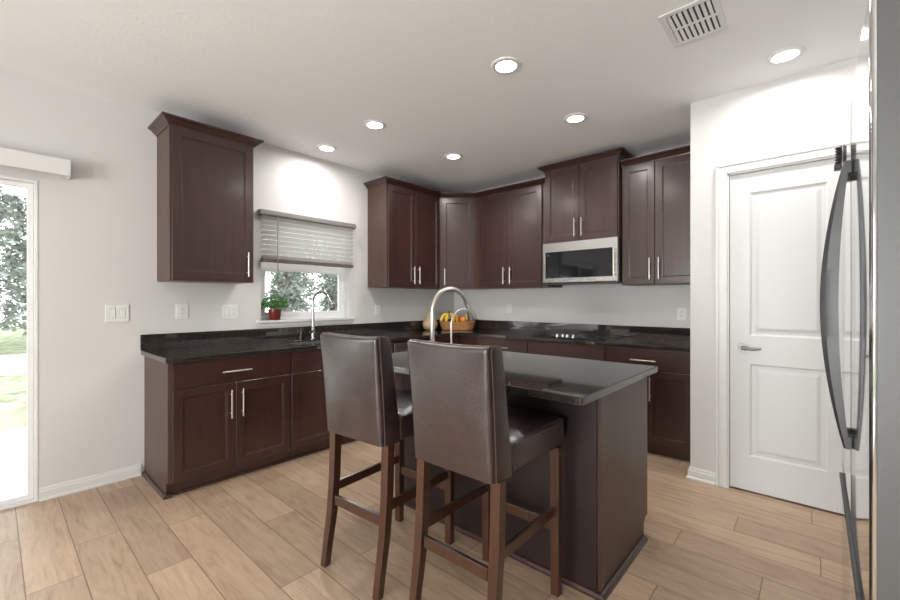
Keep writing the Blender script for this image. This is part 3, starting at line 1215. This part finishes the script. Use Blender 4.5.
# ------------------------------------------------------------------ island
IX0, IX1, IY0, IY1 = -2.010, -.700, 1.775, 2.455
t = thing('island_cabinet', 'dark brown kitchen island base beneath the floating countertop slab', 'island', ((IX0 + IX1) / 2, 2.1, 0))
bm = B()
ISX0, ISX1, ISY0, ISY1 = -1.94, -1.60, 1.95, 2.30
box(bm, IX0 + .013, IX1 - .013, IY0, IY1 - .02, .10, .69)
box(bm, IX0 + .013, IX1 - .013, IY0, IY0 + .018, .6905, BT)
box(bm, IX0 + .013, IX1 - .013, IY1 - .04, IY1 - .021, .6905, BT)
box(bm, IX0 + .013, IX1 - .013, IY0 + .01, IY1 - .09, 0, .0995)
obj('carcass', bm, CABSIDE, t)
for (xa, xb) in ((IX1 - .0125, IX1), (IX0, IX0 + .0125)):
    bm = B()
    # end panel with the toe-kick notch at the working side
    pr = [(IY0 + .022, 0), (IY1 - .085, 0), (IY1 - .085, .085), (IY1 - .055, .112), (IY1 - .022, .112), (IY1 - .022, BT), (IY0 + .022, BT)]
    a = [bm.verts.new((xa, p[0], p[1])) for p in pr]
    b_ = [bm.verts.new((xb, p[0], p[1])) for p in pr]
    bm.faces.new(a)
    bm.faces.new(b_)
    for i in range(len(pr)):
        bm.faces.new((a[i], a[(i + 1) % len(pr)], b_[(i + 1) % len(pr)], b_[i]))
    obj('end_panel', bm, CABSIDE, t)
    bm = B()
    box(bm, xa - .003, xb + .003, IY0 - .004, IY0 + .0215, 0, BT, .002)
    obj('corner_stile', bm, CAB, t)
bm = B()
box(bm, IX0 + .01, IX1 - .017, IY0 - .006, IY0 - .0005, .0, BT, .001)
obj('back_panel', bm, plain('shaded_espresso_panel', (.017, .0085, .0085), .4, var=.2, vscale=6), t)  # same wood as the cabinets, darkened to carry the overhang's shade
for (p, q) in (((IX1 + .0035, IY1 - .088), (IX1 + .0035, IY0 - .0065)), ((IX0 - .0035, IY0 - .0065), (IX0 - .0035, IY1 - .088))):
    pass
bm = B()
sweep(bm, [(IX0 - .0035, IY1 - .088), (IX0 - .0035, IY0 - .0065), (IX1 + .0035, IY0 - .0065), (IX1 + .0035, IY1 - .088)], [(0, 0), (.018, 0), (.018, .010), (.010, .022), (0, .026)], 0, 3, 0)
obj('shoe_moulding', bm, CAB, t)
n = 3
for k in range(n):
    xa = IX0 + .006 + k * (IX1 - IX0 - .012) / n
    xb = xa + (IX1 - IX0 - .012) / n - .005
    bm = B()
    shaker(bm, -xb, -xa, .112, ZD - .006, -IY1, .019)
    bm.transform(Matrix.Rotation(PI, 4, 'Z'))
    d = obj('door', bm, CAB, t)
    bm = B()
    box(bm, xa, xb, IY1 - .019, IY1, ZD, ZT, .003, 2)
    d2 = obj('drawer_front', bm, CAB, t)
    bm = B()
    xm = (xa + xb) / 2
    cyl(bm, (xm - .1, IY1 + .03, .795), (xm + .1, IY1 + .03, .795), .0058, n=12)
    cyl(bm, (xm - .07, IY1, .795), (xm - .07, IY1 + .03, .795), .0045, n=10)
    cyl(bm, (xm + .07, IY1, .795), (xm + .07, IY1 + .03, .795), .0045, n=10)
    obj('bar_pull', bm, NICKEL, d2, smooth=True)

ict = thing('island_countertop', 'polished dark granite slab on the island in front of the bar stools', 'countertop', (-1.45, 2.0, CZ0))
bm = B()
TX0, TX1, TY0, TY1 = -2.240, -.668, 1.512, 2.515
slab_plan(bm, [(TX0, TX1, TY0, ISY0), (TX0, ISX0, ISY0, ISY1), (ISX1, TX1, ISY0, ISY1), (TX0, TX1, ISY1, TY1)], CZ0, CZ1)
obj('slab', bm, GRAN, ict)
basin('prep_sink', 'small stainless prep sink set into the island countertop', ISX0 + .001, ISX1 - .001, ISY0 + .001, ISY1 - .001, CZ1 - .012, .16, STEEL)
faucet('island_faucet', 'tall polished gooseneck faucet on the island in front of the fruit basket', (-1.775, 1.825), CZ1, math.radians(82), .30, .447, .12, .0145, NICKEL)
faucet('filter_tap', 'short thin curved water tap beside the tall island faucet', (-1.632, 1.84), CZ1, math.radians(80), .19, .318, .0, .0062, NICKEL, True)

# ------------------------------------------------------------------ bar stools
def rounded_block(x0, x1, y0, y1, z0, z1, r, seg=3, cuts=6):
    bm = B()
    box(bm, x0, x1, y0, y1, z0, z1, r, seg)
    es = [e for e in bm.edges if e.calc_length() > r * 2.5]
    bmesh.ops.subdivide_edges(bm, edges=es, cuts=cuts, use_grid_fill=True)
    return bm


def make_stool(label, loc, rz):
    t = thing('bar_stool', label, 'stool', loc, rz, 'leather bar stools at the island')
    W = .205
    # legs: front pair straight, rear pair splayed backwards
    for sx in (-1, 1):
        bm = B()
        x = sx * (W - .018)
        pts = [(x, .235, 0), (x, .235, .30), (x, .235, .655)]
        leg_prism(bm, pts, [.0185, .020, .0215])
        obj('leg', bm, LEG, t, world=False)
        bm = B()
        pts = [(x, -.283, 0), (x, -.268, .10), (x, -.243, .25), (x, -.228, .42), (x, -.220, .655)]
        leg_prism(bm, pts, [.0175, .0185, .020, .021, .0215])
        obj('leg', bm, LEG, t, world=False)
        bm = B()
        box(bm, sx * (W - .026) - .010, sx * (W - .026) + .010, -.225, .216, .350, .392, .003, 2)
        so = obj('stretcher', bm, LEG, t, world=False)
        bm = B()
        box(bm, sx * (W - .026) - .006, sx * (W - .026) + .006, -.215, .206, .3921, .3935)
        obj('foot_strip', bm, STEEL, so, world=False, label='polished metal strip')
    bm = B()
    box(bm, -W + .039, W - .039, .225, .245, .278, .322, .003, 2)
    so = obj('stretcher', bm, LEG, t, world=False)
    bm = B()
    box(bm, -W + .045, W - .045, .229, .241, .3221, .3235)
    obj('foot_strip', bm, STEEL, so, world=False, label='polished metal strip')
    bm = B()
    box(bm, -W + .046, W - .046, -.250, -.230, .290, .335, .003, 2)
    so = obj('stretcher', bm, LEG, t, world=False)
    bm = B()
    box(bm, -W + .052, W - .052, -.247, -.233, .3351, .3365)
    obj('foot_strip', bm, STEEL, so, world=False, label='polished metal strip')
    # seat: upholstered box with a crowned cushion
    bm = rounded_block(-W, W, -.160, .285, .656, .772, .014, 3, 7)
    for v in bm.verts:
        if v.co.z > .755:
            k = (1 - (v.co.x / W) ** 2) * (1 - ((v.co.y - .06) / .23) ** 2)
            v.co.z += .028 * max(0, k) ** .6
    st = obj('seat', bm, LEATHER, t, world=False, smooth=60)
    bm = B()
    zz = .766
    loop = [(-W - .001, -.14, zz), (-W - .001, .27, zz), (-W + .012, .286, zz), (W - .012, .286, zz), (W + .001, .27, zz), (W + .001, -.14, zz)]
    tube(bm, loop, .0042, 8)
    obj('piping', bm, LEATHER, st, world=False, smooth=True)
    # backrest: tall pad, slightly raked and bowed, thin at the top
    bm = rounded_block(-W - .004, W + .004, 0, 1, 0, 1, .012, 1, 1)
    bm.free()
    bm = B()
    z0, z1 = .656, 1.140
    nz_, nx_ = 18, 12
    zs = [z0 + (z1 - z0) * i / nz_ for i in range(nz_ + 1)]

    def back_pt(u, f, side):
        """u across (-1..1), f up (0..1), side 0 rear 1 front."""
        wx = (W - .009 if side == 0 else W + .004) * (1.0 + .03 * f)
        rear = -.272 - .010 * f - .016 * f * f
        rear += .016 * u * u * -1 * f
        th = .118 - .034 * f
        # rounded vertical edges
        x = u * wx
        dz = -.012 * (1 - u * u) * f if False else 0
        z = z0 + (z1 - z0) * f + (.008 * u * u - .008) * f
        y = rear if side == 0 else rear + th
        ed = max(0, abs(u) - .90) / .10
        rd = .014 * (1 - math.sqrt(max(0, 1 - ed * ed)))
        if side == 0:
            bulge = .021 * math.sin(PI * f) * (1 - u * u)
            y += rd - bulge
        else:
            y -= rd
            y += .012 * (1 - u * u) * math.sin(PI * f)
        et = max(0, f - .965) / .035
        rt = .016 * (1 - math.sqrt(max(0, 1 - et * et)))
        y += rt if side == 0 else -rt
        return Vector((x, y, z))
    us = [-1, -.985, -.96, -.93, -.90] + [-.75 + 1.5 * i / 8 for i in range(9)] + [.90, .93, .96, .985, 1]
    fs = [i / 16 * .955 for i in range(17)] + [.968, .98, .99, 1.0]
    grid = {}
    for s_ in (0, 1):
        for i, u in enumerate(us):
            for j, f_ in enumerate(fs):
                grid[s_, i, j] = bm.verts.new(back_pt(u, f_, s_))
    nu, nf = len(us), len(fs)
    for s_ in (0, 1):
        for i in range(nu - 1):
            for j in range(nf - 1):
                bm.faces.new((grid[s_, i, j], grid[s_, i + 1, j], grid[s_, i + 1, j + 1], grid[s_, i, j + 1]))
    for j in range(nf - 1):
        for i in (0, nu - 1):
            bm.faces.new((grid[0, i, j], grid[0, i, j + 1], grid[1, i, j + 1], grid[1, i, j]))
    for i in range(nu - 1):
        for j in (0, nf - 1):
            bm.faces.new((grid[0, i, j], grid[0, i + 1, j], grid[1, i + 1, j], grid[1, i, j]))
    bk = obj('backrest', bm, LEATHER, t, world=False, smooth=50)
    # welted seam that frames the rear face
    bm = B()
    seam = []
    for j in range(0, nf):
        p = back_pt(-1, fs[j], 0)
        seam.append(p + Vector((-.0005, .010, 0)))
    for i in range(1, nu - 1):
        p = back_pt(us[i], 1.0, 0)
        seam.append(p + Vector((0, .006, .001)))
    for j in range(nf - 1, -1, -1):
        p = back_pt(1, fs[j], 0)
        seam.append(p + Vector((.0005, .010, 0)))
    tube(bm, seam, .0036, 8)
    obj('piping', bm, STITCH, bk, world=False, smooth=True)
    return t


def leg_prism(bm, pts, hs):
    rings = []
    for (x, y, z), h in zip(pts, hs):
        rings.append([bm.verts.new((x + a * h, y + b_ * h, z)) for a, b_ in ((-1, -1), (1, -1), (1, 1), (-1, 1))])
    for i in range(len(rings) - 1):
        for k in range(4):
            bm.faces.new((rings[i][k], rings[i][(k + 1) % 4], rings[i + 1][(k + 1) % 4], rings[i + 1][k]))
    bm.faces.new(rings[0][::-1])
    bm.faces.new(rings[-1])
    bm.normal_update()
    es = [e for e in bm.edges if abs((e.verts[0].co - e.verts[1].co).normalized().z) > .9]
    bmesh.ops.bevel(bm, geom=es, offset=.003, segments=2, profile=.5, affect='EDGES')


st = make_stool('brown leather bar stool nearer the camera, its back overlapping the other stool', (-1.042, 1.432, 0), math.radians(1.0))
dup(st, (-1.636, 1.393, 0), math.radians(4.5), 'brown leather bar stool farther left, standing nearest the window-wall cabinets')

# ------------------------------------------------------------------ refrigerator
FX, FY0, FYM, FY1 = .062, .905, 1.360, 1.815
t = thing('refrigerator', 'stainless steel french-door refrigerator at the right edge', 'refrigerator', (.45, 1.36, 0))
bm = B()
box(bm, FX + .075, .86, FY0 + .005, FY1 - .005, .03, 1.755, .004)
box(bm, FX + .09, .84, FY0 + .04, FY1 - .04, 0, .0295)
obj('cabinet', bm, FRDARK, t)


def door_slab(y0, y1, z0, z1, r=.012):
    """Front panel facing -X with rounded vertical edges."""
    bm = B()
    pts = [(FX + .068, y0), (FX + r, y0)]
    pts += [(FX + r - r * math.sin(a), y0 + r - r * math.cos(a)) for a in [PI / 2 * i / 8 for i in range(1, 9)]]
    pts += [(FX + r - r * math.cos(a), y1 - r + r * math.sin(a)) for a in [PI / 2 * i / 8 for i in range(0, 9)]]
    pts += [(FX + .068, y1)]
    prism(bm, pts, z0, z1)
    bmesh.ops.recalc_face_normals(bm, faces=bm.faces)
    for f in bm.faces:
        f.material_index = 0 if f.normal.x < -.35 else 1
    return bm


def bow_handle(y, z0, z1, stand):
    bm = B()
    n = 28
    rings = []
    for i in range(n + 1):
        f = i / n
        z = z0 + (z1 - z0) * f
        b_ = math.sin(PI * f)
        xo = FX - .003 - stand * b_ ** .8          # inner side of the bar
        th = .011 + .021 * b_
        hy = .013
        rings.append([bm.verts.new(p) for p in ((xo, y - hy, z), (xo, y + hy, z), (xo - th * .7, y + hy, z), (xo - th, y + hy * .5, z), (xo - th, y - hy * .5, z), (xo - th * .7, y - hy, z))])
    for i in range(n):
        for k in range(6):
            bm.faces.new((rings[i][k], rings[i][(k + 1) % 6], rings[i + 1][(k + 1) % 6], rings[i + 1][k]))
    bm.faces.new(rings[0][::-1])
    bm.faces.new(rings[-1])
    box(bm, FX - .012, FX + .001, y - .011, y + .011, z0 + .001, z0 + .03, .002)
    box(bm, FX - .012, FX + .001, y - .011, y + .011, z1 - .03, z1 - .001, .002)
    return bm


for (ya, yb_, hy) in ((FY0, FYM - .002, FYM - .035), (FYM + .002, FY1, FYM + .035)):
    bm = door_slab(ya, yb_, .795, 1.78)
    d = obj('door', bm, [FRSTEEL, FRSIDE], t, smooth=30)
    obj('door_handle', bow_handle(hy, .958, 1.622, .020), HANDLE, d, smooth=35)
bm = door_slab(FY0, FY1, .06, .785)
d = obj('freezer_drawer', bm, [FRSTEEL, FRSIDE], t, smooth=30)
bm = B()
box(bm, FX - .007, FX + .001, FY0 + .03, FY1 - .04, .748, .762, .002, 2)
obj('drawer_handle', bm, HANDLE, d)

# ribbed black clip stuck on the far refrigerator door near its top corner
t = thing('magnetic_clip', 'small black ribbed clip stuck near the top of the far refrigerator door', 'clip', (FX - .01, 1.797, 1.715))
bm = B()
for k in range(6):
    z = 1.735 + k * .009
    tube(bm, [(FX - .003, 1.784, z), (FX - .009, 1.789, z + .003), (FX - .014, 1.797, z + .004), (FX - .009, 1.805, z + .003), (FX - .003, 1.810, z)], .0033, 8)
obj('ribs', bm, BLACK, t, smooth=True)
bm = B()
box(bm, FX - .019, FX - .0005, 1.782, 1.812, 1.715, 1.733, .003, 2)
obj('jaw', bm, BLACK, t)
bm = B()
box(bm, FX - .004, FX - .0005, 1.786, 1.808, 1.7335, 1.789, .001)
obj('back_plate', bm, BLACK, t)

# ------------------------------------------------------------------ ceiling fixtures
def recessed(x, y, label, first=[None]):
    if first[0] is None:
        t = thing('recessed_light', label, 'light', (0, 0, H), 0, 'recessed ceiling lights')
        bm = B()
        lathe(bm, [(.064, -.010), (.070, -.012), (.088, -.008), (.092, -.001), (.062, -.001)], (0, 0, 0), 40, cap=False)
        obj('trim_ring', bm, PLASTIC, t, world=False, smooth=True)
        bm = B()
        lathe(bm, [(.001, -.0085), (.064, -.0085), (.064, -.002), (.001, -.002)], (0, 0, 0), 36)
        obj('lens', bm, LED, t, world=False)
        first[0] = t
        t.location = (x, y, H)
    else:
        t = dup(first[0], (x, y, H), 0, label)
    ld = bpy.data.lights.new('can_light', 'AREA')
    ld.shape = 'DISK'
    ld.size = .12
    ld.spread = math.radians(172)
    ld.energy = CAN_WATTS
    ld.color = (1.0, .97, .93)
    lo = bpy.data.objects.new('lamp_glow', ld)
    scene.collection.objects.link(lo)
    lo.parent = t
    lo.location = (0, 0, -.014)
    return t


recessed(-1.415, 2.10, 'recessed ceiling light in the middle of the ceiling, above the island')
recessed(-2.690, 2.09, 'recessed ceiling light between the island light and the light near the window')
recessed(-3.440, 2.11, 'recessed ceiling light closest to the window wall, above the sink')
recessed(-2.695, 3.07, 'recessed ceiling light nearest the diagonal corner cabinet')
recessed(-1.415, 3.07, 'recessed ceiling light in front of the microwave cabinet')
recessed(-.135, 3.10, 'recessed ceiling light in front of the white pantry door')

t = thing('ceiling_vent', 'white metal air vent in the ceiling near the refrigerator', 'vent', (-.47, 2.42, H))
vx0, vx1, vy0, vy1 = -.598, -.342, 2.252, 2.588
bm = B()
w = .030
box(bm, vx0, vx1, vy0, vy0 + w, H - .008, H - .0005, .003)
box(bm, vx0, vx1, vy1 - w, vy1, H - .008, H - .0005, .003)
box(bm, vx0, vx0 + w, vy0 + w, vy1 - w, H - .008, H - .0005, .003)
box(bm, vx1 - w, vx1, vy0 + w, vy1 - w, H - .008, H - .0005, .003)
vym = (vy0 + vy1) / 2
box(bm, vx0 + w, vx1 - w, vym - .006, vym + .006, H - .008, H - .0005)
obj('frame', bm, VENTM, t)
bm = B()
box(bm, vx0 + w, vx1 - w, vy0 + w, vy1 - w, H - .002, H - .0006)
obj('duct_opening', bm, SLOT, t)
bm = B()
for (ya, yc) in ((vy0 + w, vym - .0065), (vym + .0065, vy1 - w)):
    for k in range(8):
        x = vx0 + w + .004 + k * (vx1 - vx0 - 2 * w) / 8
        a = [bm.verts.new(p) for p in ((x, ya, H - .012), (x, yc, H - .012), (x + .0135, yc, H - .006), (x + .0135, ya, H - .006))]
        b_ = [bm.verts.new((q.co.x, q.co.y, q.co.z + .0018)) for q in a]
        bm.faces.new(a)
        bm.faces.new(b_[::-1])
        for i in range(4):
            bm.faces.new((a[i], a[(i + 1) % 4], b_[(i + 1) % 4], b_[i]))
obj('louvres', bm, VENTM, t)

# ------------------------------------------------------------------ blinds, valance, wall plates
t = thing('window_blind', 'white slatted blind half lowered over the kitchen window', 'blind', (XW, 2.11, 2.05))
bm = B()
box(bm, XW + .002, XW + .070, WY0 - .035, WY1 + .035, 2.068, 2.120, .004, 2)
box(bm, XW + .071, XW + .078, WY0 - .037, WY1 + .037, 2.076, 2.108, .003, 2)
obj('headrail', bm, HEADRAIL, t)
bm = B()
z = 2.052
while z > 1.69:
    y0, y1 = WY0 - .012, WY1 + .012
    a = [bm.verts.new(p) for p in ((XW + .018, y0, z - .017), (XW + .018, y1, z - .017), (XW + .056, y1, z + .017), (XW + .056, y0, z + .017))]
    b_ = [bm.verts.new((q.co.x - .001, q.co.y, q.co.z + .003)) for q in a]
    bm.faces.new(a)
    bm.faces.new(b_[::-1])
    for i in range(4):
        bm.faces.new((a[i], a[(i + 1) % 4], b_[(i + 1) % 4], b_[i]))
    z -= .044
obj('slats', bm, BLIND, t)
bm = B()
box(bm, XW + .010, XW + .060, WY0 - .012, WY1 + .012, 1.650, 1.682, .004, 2)
obj('bottom_rail', bm, BLINDRAIL, t)
bm = B()
for y in (WY0 + .12, (WY0 + WY1) / 2, WY1 - .12):
    for x in (XW + .011, XW + .059):
        cyl(bm, (x, y, 1.668), (x, y, 2.07), .0011, n=6)
obj('ladder_cords', bm, PLASTIC, t)
bm = B()
cyl(bm, (XW + .082, WY0 + .118, 1.40), (XW + .082, WY0 + .118, 2.068), .0042, n=8)
obj('tilt_wand', bm, plain('grey_wand', (.25, .25, .25), .3), t, smooth=True)

t = thing('blind_valance', 'white valance box mounted above the sliding glass door', 'valance', (XW, -.68, 2.16))
bm = B()
box(bm, XW + .100, XW + .112, -1.72, .352, 2.115, 2.222, .004, 2)
box(bm, XW + .002, XW + .0995, -1.72, .352, 2.204, 2.221, .003)
box(bm, XW + .002, XW + .0995, .341, .352, 2.115, 2.2035, .002)
box(bm, XW + .002, XW + .0995, -1.72, -1.709, 2.115, 2.2035, .002)
obj('cover', bm, plain('off_white_valance', (.70, .70, .695), .5), t)
bm = B()
box(bm, XW + .030, XW + .070, -1.70, .335, 2.165, 2.200, .003)
obj('track', bm, VINYL, t)


def plate(name, label, cat, axis, at, z, w, h, parts):
    """Wall plate on the window wall (axis 'X') or the back wall (axis 'Y'); parts: list of (offset, kind)."""
    if axis == 'X':
        t = thing(name, label, cat, (XW, at, z), PI / 2)
    else:
        t = thing(name, label, cat, (at, YW, z), 0)
    bm = B()
    box(bm, -w / 2, w / 2, -.0065, -.0005, -h / 2, h / 2, .0025, 2)
    obj('plate', bm, PLASTIC, t, world=False)
    for off, kind in parts:
        if kind == 'rocker':
            bm = B()
            box(bm, off - .0165, off + .0165, -.0095, -.0068, -.033, .033, .001)
            bb = obj('rocker', bm, PLASTIC, t, world=False)
            bm = B()
            for s in (-1, 1):
                box(bm, off + s * .0178 - .0008, off + s * .0178 + .0008, -.0069, -.0064, -.034, .034)
            box(bm, off - .0178, off + .0178, -.0069, -.0064, .0335, .035)
            box(bm, off - .0178, off + .0178, -.0069, -.0064, -.035, -.0335)
            obj('rocker_gap', bm, plain('shadow_grey', (.3, .3, .3), .6) if 'shadow_grey' not in bpy.data.materials else bpy.data.materials['shadow_grey'], t, world=False)
        else:
            bm = B()
            box(bm, off - .0165, off + .0165, -.0085, -.0068, -.033, .033, .001)
            rc = obj('receptacle', bm, PLASTIC, t, world=False)
            bm = B()
            for zc in (.018, -.018):
                box(bm, off - .008, off - .006, -.0090, -.0083, zc - .002, zc + .008)
                box(bm, off + .006, off + .008, -.0090, -.0083, zc - .002, zc + .008)
                cyl(bm, (off, -.0083, zc - .008), (off, -.0090, zc - .008), .0025, n=10)
            obj('slots', bm, SLOT, rc, world=False)
    return t


plate('light_switch', 'white double rocker switch plate left of the counter, by the sliding door', 'switch', 'X', .608, 1.208, .135, .125, [(-.028, 'rocker'), (.028, 'rocker')])
plate('wall_outlet', 'white wall outlet below the single wall cabinet at left', 'outlet', 'X', 1.012, 1.215, .085, .120, [(0, 'outlet')])
plate('switch_outlet_plate', 'white plate pairing a switch and an outlet just left of the window', 'switch', 'X', 1.372, 1.205, .128, .122, [(-.028, 'rocker'), (.028, 'outlet')])
plate('wall_outlet', 'white wall outlet right of the window under the two-door corner-side cabinet', 'outlet', 'X', 2.962, 1.190, .080, .118, [(0, 'outlet')])
plate('wall_outlet', 'white wall outlet on the back wall between the fruit basket and cooktop', 'outlet', 'Y', -2.853, 1.200, .078, .118, [(0, 'outlet')])
plate('wall_outlet', 'white wall outlet on the back wall right of the cooktop', 'outlet', 'Y', -.935, 1.175, .078, .118, [(0, 'outlet')])

# ------------------------------------------------------------------ potted plant on the sill
t = thing('potted_plant', 'small bushy green plant in a red pot on the window sill', 'plant', (XW - .005, 1.765, WZ0 + .004))
bm = B()
lathe(bm, [(.004, 0), (.043, 0), (.046, .004), (.055, .082), (.060, .083), (.060, .100), (.054, .100), (.050, .085), (.004, .084)], (0, 0, 0), 32)
obj('pot', bm, TERRA, t, world=False, smooth=35)
bm = B()
lathe(bm, [(.003, .0845), (.049, .0855), (.049, .092), (.003, .093)], (0, 0, 0), 20)
obj('soil', bm, SOIL, t, world=False)
bm = B()
random.seed(5)
for k in range(46):
    a = random.uniform(0, 2 * PI)
    lean = random.uniform(.0, 1.0)
    h_ = random.uniform(.07, .15) * (1.15 - .55 * lean)
    tip = (math.cos(a) * .095 * lean * (.65 if math.cos(a) < 0 else 1), math.sin(a) * .125 * lean, .092 + h_)
    tube(bm, [(math.cos(a) * .02, math.sin(a) * .02, .092), (tip[0] * .6, tip[1] * .6, .092 + h_ * .75), tip], .0011, 5)
obj('stems', bm, LEAF, t, world=False)
bm = B()
for k in range(620):
    a = random.uniform(0, 2 * PI)
    lean = math.sqrt(random.uniform(.0, 1.0))
    h_ = random.uniform(.02, .145) * (1.1 - .5 * lean)
    p = Vector((math.cos(a) * .095 * lean * (.65 if math.cos(a) < 0 else 1), math.sin(a) * .125 * lean, .095 + h_))
    s = random.uniform(.009, .016)
    d = Vector((random.uniform(-1, 1), random.uniform(-1, 1), random.uniform(-.4, .8))).normalized()
    e = d.cross(Vector((random.uniform(-1, 1), random.uniform(-1, 1), random.uniform(-.3, 1)))).normalized()
    nn = d.cross(e) * s * .25
    v = [bm.verts.new(q) for q in (p - d * s, p - d * s * .2 + e * s * .55 + nn, p + d * s, p - d * s * .2 - e * s * .55 + nn)]
    bm.faces.new((v[0], v[1], v[2]))
    bm.faces.new((v[0], v[2], v[3]))
obj('leaves', bm, LEAF, t, world=False)

# ------------------------------------------------------------------ fruit basket group in the corner
BC = Vector((-3.40, 3.95, CZ1 + .0005))
bdir = math.radians(41)
t = thing('fruit_basket', 'woven brown fruit basket on the counter in the back corner', 'basket', BC, bdir)
bm = B()
RX, RY = .225, .135
n = 48
prof = [(.80, .0), (.86, .004), (.93, .04), (1.0, .085), (1.02, .092), (1.0, .098), (.955, .094), (.93, .084), (.86, .04), (.79, .012)]
rings = []
for (k, z) in prof:
    rings.append([bm.verts.new((RX * k * math.cos(2 * PI * i / n), RY * k * math.sin(2 * PI * i / n), z + (.012 * math.cos(2 * PI * i / n) ** 2 if z > .05 else 0) + (.0018 * (i % 2) if z > .01 else 0))) for i in range(n)])
for i in range(len(rings) - 1):
    for k in range(n):
        bm.faces.new((rings[i][k], rings[i][(k + 1) % n], rings[i + 1][(k + 1) % n], rings[i + 1][k]))
bm.faces.new(rings[0][::-1])
bm.faces.new(rings[-1])
obj('body', bm, WICKER, t, world=False, smooth=40)
bm = B()
rim = [(RX * 1.0 * math.cos(2 * PI * i / n), RY * 1.0 * math.sin(2 * PI * i / n), .098 + .012 * math.cos(2 * PI * i / n) ** 2 + .003 * math.sin(i * 2.1)) for i in range(n + 1)]
tube(bm, rim, .008, 8)
obj('braided_rim', bm, WICKER, t, world=False, smooth=True)


def inb(x, y, z):
    """Basket-local point to room coordinates."""
    return BC + Matrix.Rotation(bdir, 3, 'Z') @ Vector((x, y, z))


# bananas: one bunch
p = inb(-.105, -.005, 0)
t = thing('banana_bunch', 'bunch of yellow bananas in the left half of the fruit basket', 'bananas', p, bdir)
for k, phi in enumerate((-165, -110, -55, 0, 60)):
    bm = B()
    ca, sa = math.cos(math.radians(phi)), math.sin(math.radians(phi))
    pts = []
    for i in range(15):
        a = math.radians(4 + 112 * i / 14)
        q = .095 * math.sin(a)
        pts.append((.004 * ca + q * ca, .004 * sa + q * sa * .8, .115 + .09 * math.cos(a)))
    rs = [.007, .010, .015, .019, .021, .022, .0225, .0225, .022, .021, .019, .016, .012, .008, .004]
    tube(bm, pts, rs, 8)
    obj('banana', bm, BANANA, t, world=False, smooth=True)
bm = B()
lathe(bm, [(.004, .195), (.014, .198), (.012, .212), (.010, .236), (.003, .237)], (0, 0, 0), 10)
obj('stem', bm, BTIP, t, world=False, smooth=True)


def round_fruit(name, label, cat, pos, r, m, prof=None, stem=True):
    t = thing(name, label, cat, pos)
    bm = B()
    pr = prof or [(.003, .10), (.30, .02), (.62, .12), (.90, .45), (1.0, .95), (.96, 1.35), (.74, 1.68), (.42, 1.80), (.18, 1.74), (.003, 1.66)]
    lathe(bm, [(a * r, b_ * r) for a, b_ in pr], (0, 0, 0), 24)
    obj('fruit', bm, m, t, world=False, smooth=70)
    if stem:
        bm = B()
        zt = pr[-1][1] * r
        tube(bm, [(0, 0, zt - .004), (.002, .001, zt + .008), (.006, .002, zt + .016)], .0018, 6)
        obj('stem', bm, BTIP, t, world=False, smooth=True)
    return t


PEARP = [(.003, .06), (.35, .0), (.75, .18), (1.0, .72), (.95, 1.2), (.68, 1.75), (.48, 2.2), (.36, 2.5), (.15, 2.62), (.003, 2.6)]
ORP = [(.003, 0), (.38, .07), (.71, .29), (.92, .62), (1.0, 1.0), (.92, 1.38), (.71, 1.71), (.38, 1.93), (.003, 1.98)]
round_fruit('apple', 'red apple in the middle of the fruit basket', 'apple', inb(.045, .045, .088), .047, APPLE)
round_fruit('apple', 'red apple at the right end of the fruit basket', 'apple', inb(.165, -.02, .068), .040, APPLE)
round_fruit('pear', 'green pear beside the red apple in the basket', 'pear', inb(.118, .052, .080), .043, PEAR, PEARP)
round_fruit('orange', 'orange lying at the front of the fruit basket', 'orange', inb(.075, -.045, .088), .040, ORANGE, ORP, False)

# tan squash-shaped vessel left of the basket
t = thing('gourd', 'tan pear-shaped gourd standing left of the fruit basket', 'gourd', (-3.640, 3.70, CZ1 + .0005))
bm = B()
lathe(bm, [(.003, .006), (.045, 0), (.080, .018), (.096, .065), (.090, .105), (.068, .145), (.050, .18), (.046, .205), (.042, .225), (.024, .238), (.003, .240)], (0, 0, 0), 32)
obj('fruit', bm, SQUASH, t, world=False, smooth=70)
bm = B()
tube(bm, [(0, 0, .236), (.003, .002, .25), (.010, .004, .262)], [.010, .007, .006], 8)
obj('stem', bm, BTIP, t, world=False, smooth=True)
